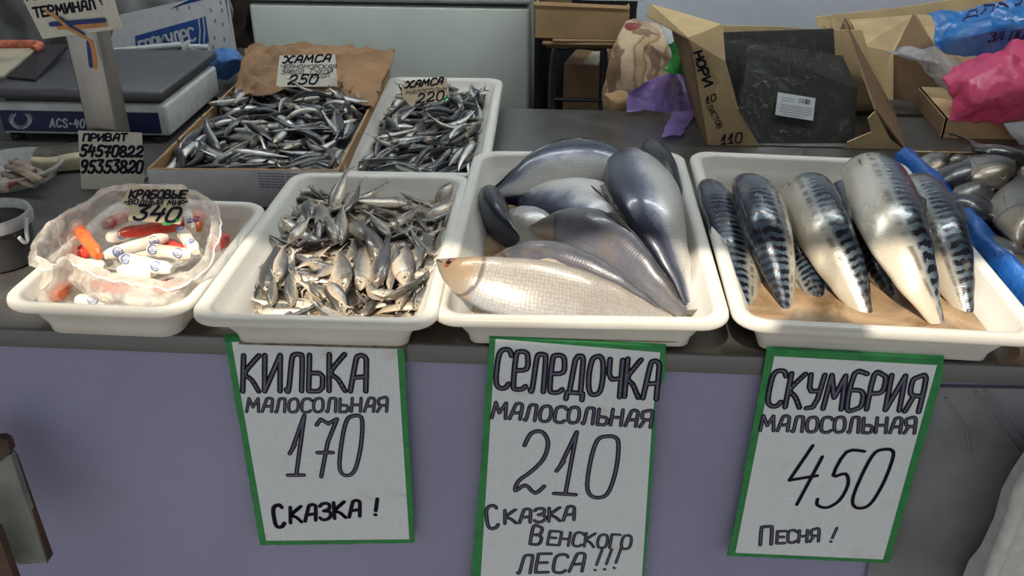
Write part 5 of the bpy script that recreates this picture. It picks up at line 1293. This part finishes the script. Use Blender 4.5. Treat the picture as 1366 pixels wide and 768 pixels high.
bm_ = MB().grid(g); bo = bm_.build('bag_body', M['blue_film'], bb_, smooth=35)
bvh = BVHTree.FromPolygons([tuple(v) for v in bm_.v], bm_.f); mb = MB(); Pq = (aty(1310, 40, 2.3), Vector((0, -1, .1)))
M['navy_ink'] = plain('navy_script_print', (.02, .02, .10), .4, var=.05)
for tx in (('ДЯКУ', 1286, 24, 1366, 4, 17, .5), ('ЗА ПОК', 1318, 56, 1376, 50, 12, .5)):
    for ln in text_px(*tx[:6], lean=tx[6], plane=Pq):
        q = []
        for s, e in zip(ln, ln[1:]):
            for k in range(4):
                d = (s.lerp(e, k/4)-CAMP).normalized(); h = bvh.ray_cast(CAMP, d)[0]
                if h is not None: q.append(h-d*.0025)
        if len(q) > 1: mb.tube(q, .0024, 6)
mb.build('script_print', M['navy_ink'], bo, smooth=60, recalc=False)
M['milky'] = plastic_film('milky_bag_film', (.66, .67, .72), .36, .3, .7, 18, .4)
rows = [[aty(1186, 70, 2.36), aty(1206, 66, 2.34), aty(1236, 64, 2.33), aty(1262, 74, 2.33), aty(1290, 92, 2.34)], [aty(1196, 76, 2.33), aty(1220, 80, 2.30), aty(1244, 84, 2.28), aty(1266, 98, 2.28), aty(1284, 110, 2.28)], [aty(1216, 78, 2.36), aty(1236, 96, 2.33), aty(1252, 112, 2.30), aty(1264, 122, 2.28), aty(1274, 134, 2.26)]]
tag(MB().grid(crumpled(rows, 30, 30, .008, 22, 17, 1.2)).build('plastic_bag', M['milky'], smooth=35, mods=SOL(.0008)), 'milky clear plastic bag between the open carton and the pink bag', 'bag')
rows = [[aty(1338, 166, 2.085), aty(1354, 164, 2.08), aty(1376, 160, 2.08)], [aty(1350, 182, 2.08), aty(1362, 180, 2.07), aty(1380, 178, 2.07)], [aty(1362, 196, 2.09), aty(1372, 194, 2.08), aty(1384, 192, 2.08)]]
tag(MB().grid(crumpled(rows, 12, 12, .003, 20, 19)).build('paper_sheet', M['paper'], smooth=40, mods=SOL(.0008)), 'white paper scrap hanging over the low carton under the pink bag', 'paper')

# ------------------------------------------------------------------ crate of bream in blue film
X0, X1, Y0, Y1 = .688, .955, 1.16, 1.80
cr = thing('cardboard_box', 'low cardboard box of fresh bream at the right edge of the counter', 'box', ((X0+X1)/2, (Y0+Y1)/2, ZC))
for nm, c, sz in (('side_wall', (X0, (Y0+Y1)/2, .945), (.006, Y1-Y0, .078)), ('side_wall', (X1, (Y0+Y1)/2, .945), (.006, Y1-Y0, .078)), ('rear_wall', ((X0+X1)/2, Y1, .945), (X1-X0, .006, .078)), ('front_wall', ((X0+X1)/2, Y0, .945), (X1-X0, .006, .078)), ('base', ((X0+X1)/2, (Y0+Y1)/2, ZC+.004), (X1-X0, Y1-Y0, .006))):
    MB().box(c, sz).build(nm, M['kraft'], cr, smooth=0)
M['blue_liner'] = plastic_film('blue_liner_film', (.012, .13, .50), .97, .3, .6, 16, .2)
rows = [[Vector((x+.006*math.sin(y*31), y, z+.004*math.sin(y*47+x*60))) for y in [Y0+.01+k*(Y1-Y0-.02)/9 for k in range(10)]] for x, z in ((X0+.055, .950), (X0+.030, .975), (X0+.012, .990), (X0-.003, .994), (X0-.014, .982), (X0-.019, .962))]
lin = thing('plastic_liner', 'blue plastic film folded over the left edge of the bream box', 'bag', (X0, (Y0+Y1)/2, .95))
MB().grid(crumpled(rows, 60, 20, .004, 24, 21, .8)).build('film', M['blue_liner'], lin, smooth=35, mods=SOL(.001))
bx0 = [Vector((X0+.03, Y0+.02, 0)), Vector((X1-.02, Y0+.02, 0)), Vector((X1-.02, Y1-.02, 0)), Vector((X0+.03, Y1-.02, 0))]
heap('bream_heap', 'dark mass of fish lying deeper in the bream box', lambda x, y: .945+.008*math.sin(x*25)*math.sin(y*19), bx0, M['heap'], 'fish', .916)
BG = 'bream in the box at the right'
def bream(lbl, pts, H, Wd, roll, mat='bream', fin='fin', **k):
    k.setdefault('eye', 'one'); return big_fish('bream', lbl, 'fish', BG, 'bream', P3(*pts), H, Wd, roll, M[mat], M[fin], n=30, **k)
bream('brown bream at the back left corner of the bream box, head toward us', [(1248, 238, .962), (1244, 224, .968), (1238, 214, .965), (1230, 206, .955)], .07, .04, 60)
bream('thin pale fish lying level at the back of the bream box', [(1262, 217, .972), (1280, 215, .976), (1300, 214, .972)], .034, .024, -60, eye='one', tail=False)
bream('small pale fish between the two plump bream in the bream box', [(1282, 232, .968), (1290, 224, .972), (1298, 216, .968)], .04, .026, 70)
bream('bream with a black back lying slantwise in the bream box', [(1312, 250, .975), (1296, 240, .985), (1274, 232, .985), (1254, 226, .972)], .095, .045, -110, 'bream_dark', pect=False)
bream('brown finned bream under the black backed one in the bream box', [(1270, 256, .968), (1290, 262, .972), (1312, 272, .968), (1334, 288, .958)], .08, .04, -60, fin='fin_pale')
bream('blackish bream with a ringed eye by the blue film', [(1326, 298, .970), (1312, 290, .976), (1294, 278, .974), (1276, 268, .962)], .10, .05, -70, 'bream_dark')
bream('plump silver bream with its head toward us in the middle of the bream box', [(1340, 252, .988), (1326, 238, .998), (1310, 222, .996), (1298, 208, .985)], .105, .05, 75)
bream('bream along the back of the bream box with its tail standing up', [(1370, 216, .992), (1340, 210, 1.002), (1312, 202, 1.0), (1296, 188, 1.005)], .085, .045, -70, eye='red', tl=.24, curl=-.3)
bream('silver bream with a dark back standing at the right edge of the photo', [(1362, 328, .982), (1362, 300, .995), (1362, 262, .995), (1360, 226, .98)], .10, .05, 65)
bream('pale bream in the sun at the front left of the bream box', [(1378, 372, .962), (1356, 350, .968), (1338, 330, .966), (1318, 312, .958)], .08, .04, -70)
bream('bream gaping at the right edge of the bream box', [(1356, 336, .962), (1372, 324, .97), (1392, 310, .97), (1416, 296, .96)], .09, .045, 70)
bream('bream behind the upright one at the back right of the bream box', [(1354, 240, .975), (1376, 232, .98), (1400, 226, .975)], .08, .04, -60)

# ------------------------------------------------------------------ back left corner
M['tarp'] = plain('grey_tarpaulin', (.21, .22, .225), .4, var=.25, sc=8)
rows = [[Vector((-3.0+i*.183, 3.2+.05*math.sin(i*1.7), z+.02*math.sin(i))) for i in range(11)] for z in (.25, .6, .9, 1.1, 1.3)]
tag(MB().grid(crumpled(rows, 60, 48, .045, 5, 23, .8)).build('tarpaulin', M['tarp'], smooth=40, mods=SOL(.003)), 'crumpled grey tarpaulin hanging behind the scale at the top left', 'tarpaulin')
Yh = 2.72
hb = thing('printed_carton', 'white printed carton with a blue name band behind the scale', 'box', aty(230, 130, Yh))
fr_ = slab('front_panel', M['carton_white'], hb, [(138, 90, Yh), (318, 90, Yh), (312, 68, Yh), (300, -14, Yh), (262, -6, Yh), (228, 14, Yh), (163, 40, Yh), (140, 60, Yh)], (0, .006, 0))
slab('side_panel', M['carton_white'], hb, [(318, 90, Yh), (300, -14, Yh), (303, -14, Yh+.13), (318, 82, Yh+.13)], (-.005, 0, 0))
slab('rear_panel', M['carton_white'], hb, [(150, 90, Yh+.13), (316, 90, Yh+.13), (303, -12, Yh+.13), (160, 20, Yh+.13)], (0, .006, 0))
M['band_blue'] = plain('blue_carton_print', (.012, .07, .28), .6, var=.1)
bd = slab('name_band', M['band_blue'], fr_, [(180, 48, Yh-.0012), (274, 22, Yh-.0012), (279, 56, Yh-.0012), (241, 70, Yh-.0012), (182, 86, Yh-.0012)], (0, .001, 0))
slab('name_band', M['band_blue'], fr_, [(226, 13, Yh-.0012), (262, -6, Yh-.0012), (282, -8, Yh-.0012), (270, 0, Yh-.0012), (232, 9, Yh-.0012)], (0, .001, 0))
pl = (Vector((0, Yh-.0016, 0)), Vector((0, -1, 0))); mb = MB()
mb.strokes([[p+Vector((0, -.0006, 0)) for p in q] for q in text_px('ГеРКУЛеС', 189, 72, 261, 53, 16.5, 0, .12, 0, pl)], .0075, (0, -1, 0))
for x in (266, 272): mb.strokes([[atp(x-1, 24, *pl)+Vector((0, -.0006, 0)), atp(x+1, 40, *pl)+Vector((0, -.0006, 0)), atp(x, 59, *pl)+Vector((0, -.0006, 0))]], .004, (0, -1, 0))
mb.build('name_lettering', M['label_white'], bd, smooth=0, recalc=False)
mb = MB(); M['spots'] = plain('small_grey_print', (.16, .20, .17), .7)
for x, y in ((236, 12), (252, 10), (294, 4), (281, 14), (287, 28), (297, 33), (286, 51), (299, 53), (284, 63), (296, 14)): mb.strokes([[atp(x, y-2, *pl), atp(x+.6, y+1.5, *pl)]], .005, (0, -1, 0))
mb.build('printed_specks', M['spots'], fr_, smooth=0, recalc=False)
Yp = 2.40; a, b = aty(140, 82, Yp), aty(242, 84, Yp)
ft = thing('foam_tray', 'pale plastic tub lying behind the weighing plate', 'tub', ((a.x+b.x)/2, Yp+.1, a.z))
_yb = 384+0; zb_ = ZC; t0 = [(140, 100, Yp), (242, 100, Yp), (241, 62, Yp), (140, 72, Yp)]
p = [aty(*k) for k in t0]; p[0].z = p[1].z = ZC+.001; slab('rear_wall', M['scale_white'], ft, [(k[0], k[1]-5, Yp+.07) for i, k in enumerate(t0)], (0, .006, 0))
MB().prism(p, (0, .006, 0)).build('front_wall', M['scale_white'], ft, smooth=0)
MB().prism([p[1], p[2], p[2]+Vector((.0, .07, 0)), p[1]+Vector((0, .07, 0))], (-.006, 0, 0)).build('side_wall', M['scale_white'], ft, smooth=0)
MB().tube([p[3]+Vector((-.02, -.004, .004)), p[2]+Vector((.006, -.004, .006))], .008, 10).build('rim', M['scale_white'], ft)
MB().prism([p[0], p[1], p[1]+Vector((0, .07, 0)), p[0]+Vector((0, .07, 0))], (0, 0, .005)).build('base', M['scale_white'], ft, smooth=0)
c = aty(259, 110, 2.5); zt4 = aty(259, 62, 2.5).z; c.z = ZC if c.z < ZC+.05 else c.z; c.z = ZC; c = Vector((aty(259, 70, 2.45).x, 2.45, ZC)); zt4 = aty(259, 61, 2.45).z
pm = thing('pump_bottle', 'small pump bottle with a white head behind the scale', 'bottle', c)
H_ = zt4-ZC
MB().lathe(c, [(.001, 0), (.03, 0), (.034, .006), (.034, H_*.62), (.028, H_*.7), (.014, H_*.74), (.001, H_*.74)], 24).build('bottle', plain('amber_bottle', (.22, .12, .05), .2), pm)
MB().lathe(c, [(.001, H_*.73), (.016, H_*.73), (.016, H_*.86), (.009, H_*.88), (.009, H_*.955), (.001, H_*.955)], 20).build('pump_collar', M['label_white'], pm)
MB().tube([c+Vector((-.012, 0, H_*.97)), c+Vector((.02, 0, H_*.975)), c+Vector((.045, -.004, H_*.965))], .0075, 10).build('pump_head', M['label_white'], pm)
rows = [[aty(276, 96, 2.42), aty(290, 104, 2.40), aty(308, 104, 2.40), aty(330, 96, 2.42)], [aty(284, 80, 2.40), aty(296, 82, 2.36), aty(312, 82, 2.36), aty(324, 84, 2.4)], [aty(290, 70, 2.45), aty(300, 67, 2.44), aty(314, 68, 2.44), aty(324, 76, 2.46)], [aty(288, 84, 2.52), aty(300, 82, 2.52), aty(314, 82, 2.52), aty(326, 86, 2.52)]]
tag(MB().grid(crumpled(rows, 28, 28, .01, 18, 25, 1.2)).build('plastic_bag', M['sky_film'], smooth=35, mods=SOL(.001)), 'light blue plastic bag between the scale and the anchovy box', 'bag')
M['coat'] = plain('dark_brown_coat', (.045, .032, .026), .9, var=.4, sc=14, bump=.4, bsc=60)
Yk = 2.99; rows = []
for i in range(15):
    t = i/14; ce = aty(325+3*math.sin(t*5), -14+t*110, Yk)
    rows.append([ce+Vector(((.046+.010*math.sin(t*9+k))*math.cos(R(k*24)), (.05+.01*math.sin(k*2+t*7))*math.sin(R(k*24)), .012*math.sin(k*1.7+t*11))) for k in range(15)])
tag(MB().grid(rows, True, None, True, True).build('rolled_coat', M['coat'], smooth=60), 'dark brown rolled clothing between the printed carton and the freezer', 'clothing')

# ------------------------------------------------------------------ below the counter
M['grey_film'] = plain('grey_plastic_sheet', (.22, .225, .25), .35, var=.18, sc=5, bump=.3, bsc=12)
gs = thing('plastic_sheet', 'dull grey plastic sheet fixed under the counter behind the right hanging sign', 'sheet', aty(1280, 760, 1.126))
slab('sheet', M['grey_film'], gs, [(1208, 516, 1.126), (1440, 520, 1.126), (1440, 800, 1.126), (1150, 800, 1.126)], (0, .007, 0))
for q in ([(1302, 522), (1330, 562), (1372, 618)], [(1314, 520), (1344, 560), (1384, 612)], [(1262, 530), (1290, 575), (1294, 602)]):
    MB().tube([aty(x, y, 1.1255) for x, y in q], .0022, 6).build('crease', M['grey_film'], gs)
M['foam'] = plain('white_foam', (.60, .61, .60), .8, var=.08, sc=50, bump=.25, bsc=140)
fb_ = thing('foam_box', 'white foam box standing at the bottom right corner', 'box', aty(1380, 780, 1.06))
slab('box_body', M['foam'], fb_, [(1420, 572, 1.09), (1382, 590, 1.09), (1366, 602, 1.09), (1350, 626, 1.09), (1336, 652, 1.09), (1326, 690, 1.09), (1308, 728, 1.09), (1292, 748, 1.09), (1276, 790, 1.09), (1270, 840, 1.09), (1500, 840, 1.09), (1500, 572, 1.09)], (0, -.05, 0))
MB().tube(catmull([aty(1410, 610, 1.036), aty(1384, 622, 1.036), aty(1364, 648, 1.036), aty(1350, 694, 1.036), aty(1330, 744, 1.036), aty(1314, 796, 1.036)], 6), .011, 12).build('rim_ridge', M['foam'], fb_)
M['grey_board'] = plain('weathered_grey_board', (.29, .30, .27), .8, var=.25, sc=9); M['brown_board'] = plain('dark_brown_wood', (.10, .058, .035), .7, var=.3, sc=20)
lb_ = thing('leaning_board', 'weathered grey board with a dark end leaning on the counter at bottom left', 'board', aty(40, 760, 1.04))
slab('board', M['grey_board'], lb_, [(-40, 616, 1.06), (14, 606, 1.06), (62, 750, 1.0), (26, 753, 1.0), (-40, 700, 1.02)], (0, .012, 0))
slab('dark_end', M['brown_board'], lb_, [(-40, 590, 1.06), (2, 584, 1.06), (10, 588, 1.06), (15, 602, 1.058), (2, 614, 1.054), (-40, 640, 1.05)], (0, .013, 0))
slab('dark_edge', M['brown_board'], lb_, [(14, 606, 1.061), (18, 612, 1.064), (66, 746, 1.004), (62, 752, 1.001)], (0, .012, 0))
tag(slab('wooden_board', M['brown_board'], None, [(-40, 690, .97), (-4, 708, .97), (22, 780, .95), (-40, 790, .95)], (0, .014, 0)), 'brown wooden board in front of the grey one at the bottom left corner', 'board')

# unseen lamp-shaped shadow caster added in the roof gap to darken the brine tray's left
lp = thing('shadow_caster', 'small unseen shadow caster added in the roof gap to shade the brine tray', 'lamp', (.075, -.05, 2.12))
MB().lathe((.075, -.05, 2.12), [(.062, 0), (.064, .004), (.055, .05), (.025, .085), (.012, .10), (.001, .10)], 28).build('shade', M['black'], lp, mods=SOL(.002))
MB().tube([Vector((.075, -.05, 2.215)), Vector((.075, -.08, 2.36)), Vector((.075, -.13, 2.499))], .004, 8).build('cord', M['black'], lp)
